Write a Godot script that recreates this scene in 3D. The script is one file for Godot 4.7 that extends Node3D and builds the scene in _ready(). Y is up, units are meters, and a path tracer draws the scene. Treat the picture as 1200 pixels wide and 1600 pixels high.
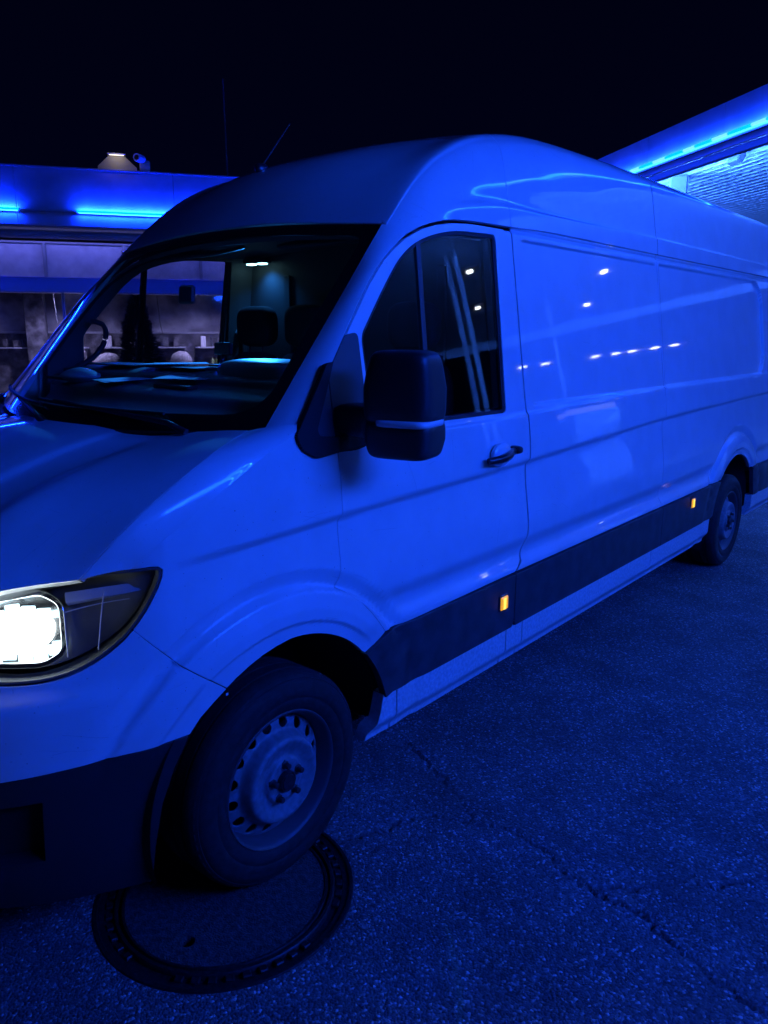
extends Node3D
# World: x runs along the van towards its rear, y is up, z points out of the van's left side. Metres, front axle at x = 0.

var M := {}
var used := {}
var van: Node3D
var rng := RandomNumberGenerator.new()

# ------------------------------------------------------------------ naming helpers
func numbered(called: String) -> String:
	if not used.has(called):
		used[called] = 0
		return called
	used[called] += 1
	return "%s_%03d" % [called, used[called]]

func thing(called: String, label: String, category: String, at := Vector3.ZERO, turn := 0.0, group := "") -> Node3D:
	var o := Node3D.new()
	o.name = numbered(called)
	add_child(o)
	o.position = at
	o.rotation.y = turn
	o.set_meta("label", label)
	o.set_meta("category", category)
	if group != "":
		o.set_meta("group", group)
	return o

func obj(called: String, mesh: Mesh, mat: Material, parent: Node = null, label := "") -> MeshInstance3D:
	var o := MeshInstance3D.new()
	o.mesh = mesh
	o.material_override = mat
	if parent == null:
		o.name = numbered(called)
		add_child(o)
	else:
		o.name = called
		parent.add_child(o, true)
	if label != "":
		o.set_meta("label", label)
	return o

func both(called: String, mesh: ArrayMesh, mat: Material, parent: Node = null) -> Array:
	# the piece on the van's left side and its mirror twin on the right side
	var p: Node = van if parent == null else parent
	var a := obj(called, mesh, mat, p)
	var b := obj(called, mirror(mesh), mat, p)
	return [a, b]

func lin(r: float, g: float, b: float, a := 1.0) -> Color:
	var c := Color(r, g, b).linear_to_srgb()
	c.a = a
	return c

func mat(r: float, g: float, b: float, rough := 0.6, metal := 0.0) -> StandardMaterial3D:
	var m := StandardMaterial3D.new()
	m.albedo_color = lin(r, g, b)
	m.roughness = rough
	m.metallic = metal
	return m

func glow(r: float, g: float, b: float, power: float) -> StandardMaterial3D:
	var m := mat(0.04, 0.04, 0.04, 0.4)
	m.emission_enabled = true
	m.emission = lin(r, g, b)
	m.emission_energy_multiplier = power
	return m

func noise_tex(size: int, freq: float, lo: Color, hi: Color, kind := FastNoiseLite.TYPE_SIMPLEX_SMOOTH, octaves := 4, seed_ := 1, mid := 0.5) -> NoiseTexture2D:
	var n := FastNoiseLite.new()
	n.noise_type = kind
	n.frequency = freq
	n.fractal_octaves = octaves
	n.seed = seed_
	var t := NoiseTexture2D.new()
	t.width = size
	t.height = size
	t.seamless = true
	t.noise = n
	var g := Gradient.new()
	g.set_color(0, lo)
	g.set_color(1, hi)
	g.set_offset(0, maxf(0.0, mid - 0.35))
	g.set_offset(1, minf(1.0, mid + 0.35))
	t.color_ramp = g
	return t

# ------------------------------------------------------------------ mesh building
class MB:
	var v := PackedVector3Array()
	var n := PackedVector3Array()
	var uv := PackedVector2Array()
	var ix := PackedInt32Array()
	func vert(p: Vector3, nn: Vector3, t := Vector2.ZERO) -> int:
		v.append(p)
		n.append(nn)
		uv.append(t)
		return v.size() - 1
	func tri(a: int, b: int, c: int) -> void:
		var g := (v[b] - v[a]).cross(v[c] - v[a])
		if g.dot(n[a] + n[b] + n[c]) > 0.0:
			ix.append_array([a, c, b])
		else:
			ix.append_array([a, b, c])
	func quad(a: int, b: int, c: int, d: int) -> void:
		tri(a, b, c)
		tri(a, c, d)
	func face(pts: Array) -> void:   # a flat convex face, outward side decided by the caller's order (counter-clockwise seen from outside)
		var nn: Vector3 = ((pts[1] - pts[0]).cross(pts[2] - pts[0])).normalized()
		var k := v.size()
		for p in pts:
			vert(p, nn, Vector2(p.x + p.z, p.y))
		for i in range(1, pts.size() - 1):
			tri(k, k + i, k + i + 1)
	func box(c: Vector3, s: Vector3, ch := 0.0, b := Basis()) -> void:
		var h := s * 0.5
		if ch <= 0.0:
			for ax in 3:
				for sg in [-1.0, 1.0]:
					var u: Vector3 = Vector3.ZERO
					u[(ax + 1) % 3] = h[(ax + 1) % 3]
					var w: Vector3 = Vector3.ZERO
					w[(ax + 2) % 3] = h[(ax + 2) % 3]
					var o: Vector3 = Vector3.ZERO
					o[ax] = h[ax] * sg
					var q := [o - u - w, o + u - w, o + u + w, o - u + w]
					if sg < 0:
						q.reverse()
					for i in 4:
						q[i] = c + b * q[i]
					face(q)
			return
		var i3 := h - Vector3(ch, ch, ch)
		for ax in 3:
			for sg in [-1.0, 1.0]:
				var u := Vector3.ZERO
				u[(ax + 1) % 3] = i3[(ax + 1) % 3]
				var w := Vector3.ZERO
				w[(ax + 2) % 3] = i3[(ax + 2) % 3]
				var o := Vector3.ZERO
				o[ax] = h[ax] * sg
				var q := [o - u - w, o + u - w, o + u + w, o - u + w]
				if sg < 0:
					q.reverse()
				for i in 4:
					q[i] = c + b * q[i]
				face(q)
		for ax in 3:   # edge chamfers
			var p := (ax + 1) % 3
			var r := (ax + 2) % 3
			for s1 in [-1.0, 1.0]:
				for s2 in [-1.0, 1.0]:
					var a := Vector3.ZERO
					a[ax] = i3[ax]
					var e1 := Vector3.ZERO
					e1[p] = h[p] * s1
					e1[r] = i3[r] * s2
					var e2 := Vector3.ZERO
					e2[p] = i3[p] * s1
					e2[r] = h[r] * s2
					var q := [e1 - a, e1 + a, e2 + a, e2 - a]
					var nn: Vector3 = (q[1] - q[0]).cross(q[2] - q[0])
					var od := Vector3.ZERO
					od[p] = s1
					od[r] = s2
					if nn.dot(od) < 0:
						q.reverse()
					for i in 4:
						q[i] = c + b * q[i]
					face(q)
		for sx in [-1.0, 1.0]:
			for sy in [-1.0, 1.0]:
				for sz in [-1.0, 1.0]:
					var q := [Vector3(h.x * sx, i3.y * sy, i3.z * sz), Vector3(i3.x * sx, h.y * sy, i3.z * sz), Vector3(i3.x * sx, i3.y * sy, h.z * sz)]
					var nn: Vector3 = (q[1] - q[0]).cross(q[2] - q[0])
					if nn.dot(Vector3(sx, sy, sz)) < 0:
						q.reverse()
					for i in 3:
						q[i] = c + b * q[i]
					face(q)
	func tube(path: Array, rad, seg := 10, caps := true) -> void:
		var last := []
		for i in path.size():
			var d: Vector3 = (path[mini(i + 1, path.size() - 1)] - path[maxi(i - 1, 0)]).normalized()
			var up := Vector3.UP if absf(d.y) < 0.9 else Vector3.RIGHT
			var a := d.cross(up).normalized()
			var b := a.cross(d)
			var r: float = rad[i] if rad is Array else rad
			var ring := []
			for k in seg + 1:
				var t := TAU * k / seg
				var nn := a * cos(t) + b * sin(t)
				ring.append(vert(path[i] + nn * r, nn, Vector2(float(k) / seg, i)))
			if i > 0:
				for k in seg:
					quad(last[k], last[k + 1], ring[k + 1], ring[k])
			if caps and (i == 0 or i == path.size() - 1):
				var nn := d if i > 0 else -d
				var c0 := vert(path[i], nn)
				var k0 := v.size()
				for k in seg + 1:
					vert(v[ring[k]], nn)
				for k in seg:
					tri(c0, k0 + k, k0 + k + 1)
			last = ring
	func lathe(prof: Array, seg: int, at := Vector3.ZERO, b := Basis(), from := 0.0, to := TAU) -> void:
		# prof: Vector2(radius, distance along the axis); the axis is local z
		for i in prof.size() - 1:
			var p: Vector2 = prof[i]
			var q: Vector2 = prof[i + 1]
			if p.is_equal_approx(q):
				continue
			var d := (q - p).normalized()
			var flat := Vector2(d.y, -d.x)
			var np := flat
			var nq := flat
			if i > 0:
				var d0: Vector2 = (p - prof[i - 1]).normalized()
				if d0.dot(d) > 0.72:
					np = (flat + Vector2(d0.y, -d0.x)).normalized()
			if i < prof.size() - 2:
				var d1: Vector2 = (prof[i + 2] - q).normalized()
				if d1.dot(d) > 0.72:
					nq = (flat + Vector2(d1.y, -d1.x)).normalized()
			var k0 := v.size()
			for k in seg + 1:
				var t := from + (to - from) * k / seg
				var c := Vector3(cos(t), sin(t), 0)
				vert(at + b * (c * p.x + Vector3(0, 0, p.y)), b * (c * np.x + Vector3(0, 0, np.y)), Vector2(t * p.x, p.y + p.x))
				vert(at + b * (c * q.x + Vector3(0, 0, q.y)), b * (c * nq.x + Vector3(0, 0, nq.y)), Vector2(t * q.x, q.y + q.x))
			for k in seg:
				quad(k0 + 2 * k, k0 + 2 * k + 1, k0 + 2 * k + 3, k0 + 2 * k + 2)
	func blob(c: Vector3, h: Vector3, e1 := 0.5, e2 := 0.5, b := Basis(), nu := 28, nv := 20, taper := Vector3.ZERO) -> void:
		# a superellipsoid: rounded box of half size h
		var rows := []
		for j in nv + 1:
			var row := []
			var f := -PI / 2 + PI * j / nv
			for i in nu + 1:
				var t := TAU * i / nu
				var cf := signf(cos(f)) * pow(absf(cos(f)), e1)
				var sf := signf(sin(f)) * pow(absf(sin(f)), e1)
				var ct := signf(cos(t)) * pow(absf(cos(t)), e2)
				var st := signf(sin(t)) * pow(absf(sin(t)), e2)
				var p := Vector3(cf * ct, sf, cf * st)
				var nn := Vector3(signf(cos(f)) * pow(absf(cos(f)), 2 - e1) * signf(cos(t)) * pow(absf(cos(t)), 2 - e2) / h.x, signf(sin(f)) * pow(absf(sin(f)), 2 - e1) / h.y, signf(cos(f)) * pow(absf(cos(f)), 2 - e1) * signf(sin(t)) * pow(absf(sin(t)), 2 - e2) / h.z)
				var s := 1.0 - taper.y * maxf(0.0, p.y) - taper.x * maxf(0.0, -p.y)
				row.append(vert(c + b * (p * h * Vector3(s, 1, s)), (b * nn).normalized(), Vector2(t, f)))
			rows.append(row)
			if j > 0:
				for i in nu:
					quad(rows[j - 1][i], rows[j - 1][i + 1], row[i + 1], row[i])
	func done(colors = null) -> ArrayMesh:
		var a := []
		a.resize(Mesh.ARRAY_MAX)
		a[Mesh.ARRAY_VERTEX] = v
		a[Mesh.ARRAY_NORMAL] = n
		a[Mesh.ARRAY_TEX_UV] = uv
		a[Mesh.ARRAY_INDEX] = ix
		if colors != null:
			a[Mesh.ARRAY_COLOR] = colors
		var m := ArrayMesh.new()
		m.add_surface_from_arrays(Mesh.PRIMITIVE_TRIANGLES, a)
		return m

func mirror(m: ArrayMesh) -> ArrayMesh:
	var a := m.surface_get_arrays(0)
	var v: PackedVector3Array = a[Mesh.ARRAY_VERTEX]
	var n: PackedVector3Array = a[Mesh.ARRAY_NORMAL]
	var ix: PackedInt32Array = a[Mesh.ARRAY_INDEX]
	for i in v.size():
		v[i].z = -v[i].z
		n[i].z = -n[i].z
	for i in range(0, ix.size(), 3):
		var t := ix[i]
		ix[i] = ix[i + 1]
		ix[i + 1] = t
	a[Mesh.ARRAY_VERTEX] = v
	a[Mesh.ARRAY_NORMAL] = n
	a[Mesh.ARRAY_INDEX] = ix
	var o := ArrayMesh.new()
	o.add_surface_from_arrays(Mesh.PRIMITIVE_TRIANGLES, a)
	return o

func cbox(s: Vector3, ch := 0.0, c := Vector3.ZERO, b := Basis()) -> ArrayMesh:
	var m := MB.new()
	m.box(c, s, ch, b)
	return m.done()

class Loft:
	# a smooth surface through a net of points; s runs along the rows, t across
	var P: Array
	var off := 0.0
	var sgn := 1.0
	func _init(rows: Array, sgn_ := 1.0, off_ := 0.0) -> void:
		P = rows
		sgn = sgn_
		off = off_
	func cr(a: Vector3, b: Vector3, c: Vector3, d: Vector3, t: float) -> Vector3:
		return b + 0.5 * t * ((c - a) + t * ((2.0 * a - 5.0 * b + 4.0 * c - d) + t * (3.0 * (b - c) + d - a)))
	func row(i: int, t: float) -> Vector3:
		var r: Array = P[i]
		var m := r.size() - 1
		var k := clampi(int(floor(t)), 0, m - 1)
		var a: Vector3 = r[k - 1] if k > 0 else r[0] * 2.0 - r[1]
		var d: Vector3 = r[k + 2] if k + 2 <= m else r[m] * 2.0 - r[m - 1]
		return cr(a, r[k], r[k + 1], d, t - k)
	func raw(s: float, t: float) -> Vector3:
		var m := P.size() - 1
		var k := clampi(int(floor(s)), 0, m - 1)
		var b := row(k, t)
		var c := row(k + 1, t)
		var a := row(k - 1, t) if k > 0 else b * 2.0 - c
		var d := row(k + 2, t) if k + 2 <= m else c * 2.0 - b
		return cr(a, b, c, d, s - k)
	func at(s: float, t: float) -> Vector3:
		if off == 0.0:
			return raw(s, t)
		var e := 0.01
		var n := (raw(s + e, t) - raw(s - e, t)).cross(raw(s, t + e) - raw(s, t - e)).normalized() * sgn
		return raw(s, t) + n * off

# a trimmed piece of the surface fn(u, v): the polygon, less its holes, on a net of cells; edges turn inwards by flange
func patch(fn: Callable, outer: PackedVector2Array, holes: Array, cell: Vector2, flange := 0.02, sgn := 1.0, eps := Vector2(0.003, 0.003)) -> ArrayMesh:
	var m := MB.new()
	var lo := outer[0]
	var hi := outer[0]
	for p in outer:
		lo = lo.min(p)
		hi = hi.max(p)
	var nx := maxi(1, int(ceil((hi.x - lo.x) / cell.x)))
	var ny := maxi(1, int(ceil((hi.y - lo.y) / cell.y)))
	cell = Vector2((hi.x - lo.x) / nx, (hi.y - lo.y) / ny)
	var marked := {}
	var loops := [outer]
	loops.append_array(holes)
	for lp in loops:
		for i in lp.size():
			var a: Vector2 = lp[i]
			var b: Vector2 = lp[(i + 1) % lp.size()]
			var steps := int(ceil(maxf(absf(b.x - a.x) / cell.x, absf(b.y - a.y) / cell.y) * 4.0)) + 1
			for k in steps + 1:
				var q := (a.lerp(b, float(k) / steps) - lo) / cell
				for dx in [-0.02, 0.02]:
					for dy in [-0.02, 0.02]:
						marked[Vector2i(int(floor(q.x + dx)), int(floor(q.y + dy)))] = true
	var keys := {}
	var add := func(p: Vector2) -> int:
		var key := Vector2i(roundi(p.x * 20000.0), roundi(p.y * 20000.0))
		if keys.has(key):
			return keys[key]
		var pos: Vector3 = fn.call(p.x, p.y)
		var du: Vector3 = fn.call(p.x + eps.x, p.y) - fn.call(p.x - eps.x, p.y)
		var dv: Vector3 = fn.call(p.x, p.y + eps.y) - fn.call(p.x, p.y - eps.y)
		var id := m.vert(pos, du.cross(dv).normalized() * sgn, p)
		keys[key] = id
		return id
	for j in ny:
		for i in nx:
			var a := lo + Vector2(i, j) * cell
			var b := a + cell
			if not marked.has(Vector2i(i, j)):
				var c := (a + b) * 0.5
				if not Geometry2D.is_point_in_polygon(c, outer):
					continue
				var inside := true
				for h in holes:
					if Geometry2D.is_point_in_polygon(c, h):
						inside = false
						break
				if inside:
					m.quad(add.call(a), add.call(Vector2(b.x, a.y)), add.call(b), add.call(Vector2(a.x, b.y)))
				continue
			var pieces: Array = Geometry2D.intersect_polygons(PackedVector2Array([a, Vector2(b.x, a.y), b, Vector2(a.x, b.y)]), outer)
			for h in holes:
				var next := []
				for pc in pieces:
					next.append_array(Geometry2D.clip_polygons(pc, h))
				pieces = next
			for pc in pieces:
				var tr := Geometry2D.triangulate_polygon(pc)
				for k in range(0, tr.size(), 3):
					m.tri(add.call(pc[tr[k]]), add.call(pc[tr[k + 1]]), add.call(pc[tr[k + 2]]))
	if flange > 0.0:
		for li in loops.size():
			var lp: PackedVector2Array = loops[li]
			for i in lp.size():
				var a := lp[i]
				var b := lp[(i + 1) % lp.size()]
				var steps := maxi(1, int(ceil(maxf(absf(b.x - a.x) / cell.x, absf(b.y - a.y) / cell.y))))
				var prev := []
				var mid := (a + b) * 0.5
				var perp := Vector2(b.y - a.y, a.x - b.x).normalized() * cell * 0.05
				var inside := Geometry2D.is_point_in_polygon(mid + perp, outer)
				if li > 0:
					inside = not Geometry2D.is_point_in_polygon(mid + perp, lp)
				var e3: Vector3 = fn.call(mid.x + perp.x, mid.y + perp.y) - fn.call(mid.x, mid.y)
				if inside:
					e3 = -e3
				for k in steps + 1:
					var p := a.lerp(b, float(k) / steps)
					var pos: Vector3 = fn.call(p.x, p.y)
					var du: Vector3 = fn.call(p.x + eps.x, p.y) - fn.call(p.x - eps.x, p.y)
					var dv: Vector3 = fn.call(p.x, p.y + eps.y) - fn.call(p.x, p.y - eps.y)
					var nn := du.cross(dv).normalized() * sgn
					var eo := (e3 - nn * e3.dot(nn)).normalized()
					var r := minf(0.002, flange * 0.3)
					var row := [m.vert(pos, nn), m.vert(pos + eo * r * 0.7 - nn * r * 0.7, (nn + eo).normalized()), m.vert(pos + eo * r - nn * r * 1.6, eo), m.vert(pos + eo * r - nn * flange, eo)]
					if k > 0:
						for q in 3:
							m.quad(prev[q], prev[q + 1], row[q + 1], row[q])
					prev = row
	return m.done()

func grow(poly: PackedVector2Array, by: float) -> PackedVector2Array:
	var r := Geometry2D.offset_polygon(poly, by, Geometry2D.JOIN_MITER)
	return r[0] if r.size() else poly

func rounded(pts: Array, rad: Array, seg := 6) -> PackedVector2Array:
	# polygon with its corners rounded
	var out := PackedVector2Array()
	var k := pts.size()
	for i in k:
		var p: Vector2 = pts[i]
		var r: float = rad[i]
		if r <= 0.0:
			out.append(p)
			continue
		var a: Vector2 = (pts[(i + k - 1) % k] - p)
		var b: Vector2 = (pts[(i + 1) % k] - p)
		var ra := minf(r, a.length() * 0.49)
		var rb := minf(r, b.length() * 0.49)
		var pa := p + a.normalized() * ra
		var pb := p + b.normalized() * rb
		for s in seg + 1:
			var t := float(s) / seg
			out.append(pa.lerp(p, t).lerp(p.lerp(pb, t), t))
	return out

func rect(a: float, b: float, c: float, d: float) -> PackedVector2Array:
	return PackedVector2Array([Vector2(a, b), Vector2(c, b), Vector2(c, d), Vector2(a, d)])

func circle(c: Vector2, r: float, seg := 24) -> PackedVector2Array:
	var p := PackedVector2Array()
	for i in seg:
		p.append(c + Vector2(cos(TAU * i / seg), sin(TAU * i / seg)) * r)
	return p

func pts2(a: Array) -> PackedVector2Array:
	var p := PackedVector2Array()
	for i in range(0, a.size(), 2):
		p.append(Vector2(a[i], a[i + 1]))
	return p

# ------------------------------------------------------------------ the van's side surface
var plan_p := PackedVector2Array()   # outline seen from above, every centimetre of its length, from x = 0.3 forwards round the nose
var plan_n := PackedVector2Array()
var zb := PackedFloat32Array()       # inset of the side by height, every 5 mm from y = 0.2
const ZREF := 0.985
const RX := 4.49
const WY := 0.345

func hermite_table(xs: Array, ys: Array, x: float) -> float:
	var k := xs.size() - 1
	if x <= xs[0]:
		return ys[0]
	if x >= xs[k]:
		return ys[k]
	var i := 0
	while x > xs[i + 1]:
		i += 1
	var h: float = xs[i + 1] - xs[i]
	var m0: float = (ys[i + 1] - ys[maxi(i - 1, 0)]) / (xs[i + 1] - xs[maxi(i - 1, 0)])
	var m1: float = (ys[mini(i + 2, k)] - ys[i]) / (xs[mini(i + 2, k)] - xs[i])
	var t: float = (x - xs[i]) / h
	return ys[i] * (1 + 2 * t) * (1 - t) * (1 - t) + ys[i + 1] * t * t * (3 - 2 * t) + h * (m0 * t * (1 - t) * (1 - t) - m1 * t * t * (1 - t))

func table(xs: Array, ys: Array, x: float) -> float:
	var k := xs.size() - 1
	if x <= xs[0]:
		return ys[0]
	for i in k:
		if x <= xs[i + 1]:
			return lerpf(ys[i], ys[i + 1], (x - xs[i]) / (xs[i + 1] - xs[i]))
	return ys[k]

func prepare_body() -> void:
	var c := pts2([0.6, 0.985, 0.3, 0.985, 0.15, 0.985, 0.0, 0.984, -0.15, 0.977, -0.3, 0.957, -0.45, 0.922, -0.6, 0.862, -0.74, 0.772, -0.85, 0.655, -0.93, 0.49, -0.98, 0.27, -1.0, 0.0, -0.98, -0.27, -0.93, -0.49])
	var fine := PackedVector2Array()
	for i in range(1, c.size() - 3):
		for k in 40:
			fine.append(c[i].cubic_interpolate(c[i + 1], c[i - 1], c[i + 2], k / 40.0))
	var walked := 0.0
	var want := 0.0
	for i in fine.size() - 1:
		var step := fine[i].distance_to(fine[i + 1])
		while want <= walked + step:
			plan_p.append(fine[i].lerp(fine[i + 1], (want - walked) / step))
			want += 0.01
		walked += step
	for i in plan_p.size():
		var d := (plan_p[mini(i + 1, plan_p.size() - 1)] - plan_p[maxi(i - 1, 0)]).normalized()
		plan_n.append(Vector2(d.y, -d.x))   # forwards is -x, so the outward side is this
	if plan_n[0].y < 0:
		for i in plan_n.size():
			plan_n[i] = -plan_n[i]
	var ys := [0.2, 0.7, 1.0, 1.24, 1.34, 1.465, 1.674, 2.0, 2.2, 2.37]
	var zs := [0.985, 0.985, 0.982, 0.975, 0.964, 0.945, 0.915, 0.868, 0.838, 0.807]
	for i in 500:
		zb.append(ZREF - hermite_table(ys, zs, 0.2 + i * 0.005))

func u_of(x: float, z: float) -> float:
	# the place along the outline whose outward line passes through (x, z)
	var best := 1e9
	var at := 0
	for i in plan_p.size():
		var d := plan_p[i].distance_squared_to(Vector2(x, z))
		if d < best:
			best = d
			at = i
	return 0.3 - at * 0.01

func bump(x: float, w: float) -> float:
	var t := clampf(1.0 - absf(x) / w, 0.0, 1.0)
	return t * t * (3.0 - 2.0 * t)

func recess(x: float, y: float, a: float, b: float, c: float, d: float, rl: float, rr: float) -> float:
	var cx := (a + c) * 0.5
	var r := rl if x < cx else rr
	var q := Vector2(absf(x - cx) - (c - a) * 0.5 + r, absf(y - (b + d) * 0.5) - (d - b) * 0.5 + r)
	var s := minf(maxf(q.x, q.y), 0.0) + Vector2(maxf(q.x, 0), maxf(q.y, 0)).length() - r
	return smoothstep(0.0, 0.011, -s)

const GX := [-0.4, 0.0, 0.5, 1.07, 1.5, 2.2, 3.0, 5.2]
const GY := [1.128, 1.148, 1.165, 1.178, 1.191, 1.215, 1.243, 1.272]

func feat(x: float, u: float, y: float) -> float:
	var e := 0.0
	# swage line with its underside
	if x > -0.4:
		var t := hermite_table(GX, GY, x) - y
		if t > 0.0 and t < 0.35:
			e -= smoothstep(-0.4, -0.1, x) * 0.024 * smoothstep(0.0, 0.034, t) * (1.0 - smoothstep(0.045, 0.32, t))
	var rf := Vector2(x - 0.01, y - WY).length()
	var rr := Vector2(x - RX, y - WY).length() / 1.07
	var out := smoothstep(0.60, 0.72, minf(rf, rr))
	# lower swage and the ledge above the rub strip
	if x > 0.2 and y < 0.95:
		var k := smoothstep(0.25, 0.5, x) * out
		if y > 0.775:
			e -= 0.022 * (1.0 - smoothstep(0.785, 0.855, y)) * k
		else:
			e += (-0.022 + 0.028 * (1.0 - smoothstep(0.712, 0.775, y))) * k
	if y < 0.37 and x > 0.2:
		e -= 0.035 * smoothstep(0.37, 0.31, y)
	# wheel arches
	var r := minf(rf, rr)
	if r < 0.68:
		var f := table([0.40, 0.47, 0.505, 0.515, 0.55, 0.60, 0.614, 0.622, 0.67], [0.004, 0.006, 0.008, 0.017, 0.017, 0.007, -0.018, -0.022, 0.0], r)
		var fade := smoothstep(-0.62, -0.36, x) if rf < rr else 1.0
		if y < 0.72 and rf < rr and x < 0.0:
			fade *= smoothstep(0.45, 0.70, y)
		if y < 0.76 and x > 0.0:
			fade *= lerpf(1.0, 0.25, smoothstep(0.76, 0.68, y))
		e += f * fade
	# the two pressed window shapes
	if y > 1.3 and x > 1.45:
		e -= 0.016 * recess(x, y, 1.515, 1.40, 3.0, 2.095, 0.05, 0.012)
		e -= 0.024 * recess(x, y, 3.05, 1.40, 5.17, 2.095, 0.012, 0.2)
	# ledge under the windows
	if x > 0.2:
		var yb := minf(1.41, 1.36 + (x - 0.6) * 0.018)
		e -= 0.010 * smoothstep(yb - 0.002, yb + 0.010, y) * smoothstep(0.2, 0.4, x)
	# rain channel
	if x > 1.4:
		e -= 0.010 * bump(y - 2.122, 0.014)
	return e

func body_off(u: float, y: float, off: float) -> Vector3:
	var x: float
	var z: float
	var nx := 0.0
	var nz := 1.0
	var d: float = zb[clampi(int((y - 0.2) / 0.005), 0, zb.size() - 2)]
	var ft := (y - 0.2) / 0.005 - floorf((y - 0.2) / 0.005)
	d = lerpf(d, zb[clampi(int((y - 0.2) / 0.005) + 1, 0, zb.size() - 1)], ft)
	if u >= 0.3:
		x = u
		z = ZREF
		if u > 5.62:
			# rounded rear corner
			var t := minf((u - 5.62) / 0.18, 1.45)
			x = 5.62 + 0.13 * sin(t) + 0.05 * t
			z = ZREF - 0.13 * (1.0 - cos(t))
			nx = sin(t)
			nz = cos(t)
	else:
		var s := clampf((0.3 - u) / 0.01, 0.0, plan_p.size() - 1.001)
		var i := int(s)
		var p := plan_p[i].lerp(plan_p[i + 1], s - i)
		var n := plan_n[i].lerp(plan_n[i + 1], s - i).normalized()
		x = p.x
		z = p.y
		nx = n.x
		nz = n.y
		var w := 0.0
		if x < -0.36:
			w = 1.0 - hermite_table([-0.75, -0.62, -0.5, -0.42, -0.36, -0.3], [0.0, 0.2, 0.6, 0.9, 1.0, 1.0], x)
		if w > 0.0:
			var dn := hermite_table([0.2, 0.32, 0.60, 0.66, 0.775, 0.80, 0.835, 0.86, 0.9, 0.95, 1.0, 1.05, 1.1, 1.2], [0.05, 0.02, 0.0, 0.0, 0.0, 0.004, 0.024, 0.034, 0.042, 0.056, 0.076, 0.105, 0.135, 0.18], y)
			d = lerpf(d, dn, w)
	var o := feat(x, u, y) - d + off
	return Vector3(x + nx * o, y, z + nz * o)

func body(u: float, y: float) -> Vector3:
	return body_off(u, y, 0.0)

func body_at(off: float) -> Callable:
	return func(u: float, y: float) -> Vector3: return body_off(u, y, off)

func arch_poly(cx: float, r: float, from: float, to: float, seg := 22) -> Array:
	var a := []
	for i in seg + 1:
		var t := lerpf(from, to, float(i) / seg)
		a.append(Vector2(cx + r * cos(t), WY + r * sin(t)))
	return a

# ------------------------------------------------------------------ materials
func specks() -> ImageTexture:
	# stone chips, spots of dirt and a few fine scratches on the paint
	var im := Image.create_empty(1536, 1536, false, Image.FORMAT_RGB8)
	im.fill(Color(1, 1, 1))
	var r := RandomNumberGenerator.new()
	r.seed = 99
	for i in 520:
		var x := r.randi_range(4, 1530)
		var y := r.randi_range(4, 1530)
		var w := r.randi_range(1, 2) if r.randf() < 0.85 else 3
		var v := r.randf_range(0.25, 0.8)
		im.fill_rect(Rect2i(x, y, w, r.randi_range(1, 3)), Color(v, v * 0.97, v * 0.92))
	for i in 26:
		var p := Vector2(r.randf_range(60, 1400), r.randf_range(60, 1400))
		var a := r.randf_range(-0.4, 0.4) + (PI / 2 if r.randf() < 0.4 else 0.0)
		var v := r.randf_range(0.72, 0.9)
		for k in r.randi_range(20, 130):
			a += r.randf_range(-0.03, 0.03)
			p += Vector2(cos(a), sin(a))
			im.set_pixel(clampi(int(p.x), 0, 1535), clampi(int(p.y), 0, 1535), Color(v, v, v))
	return ImageTexture.create_from_image(im)

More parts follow.
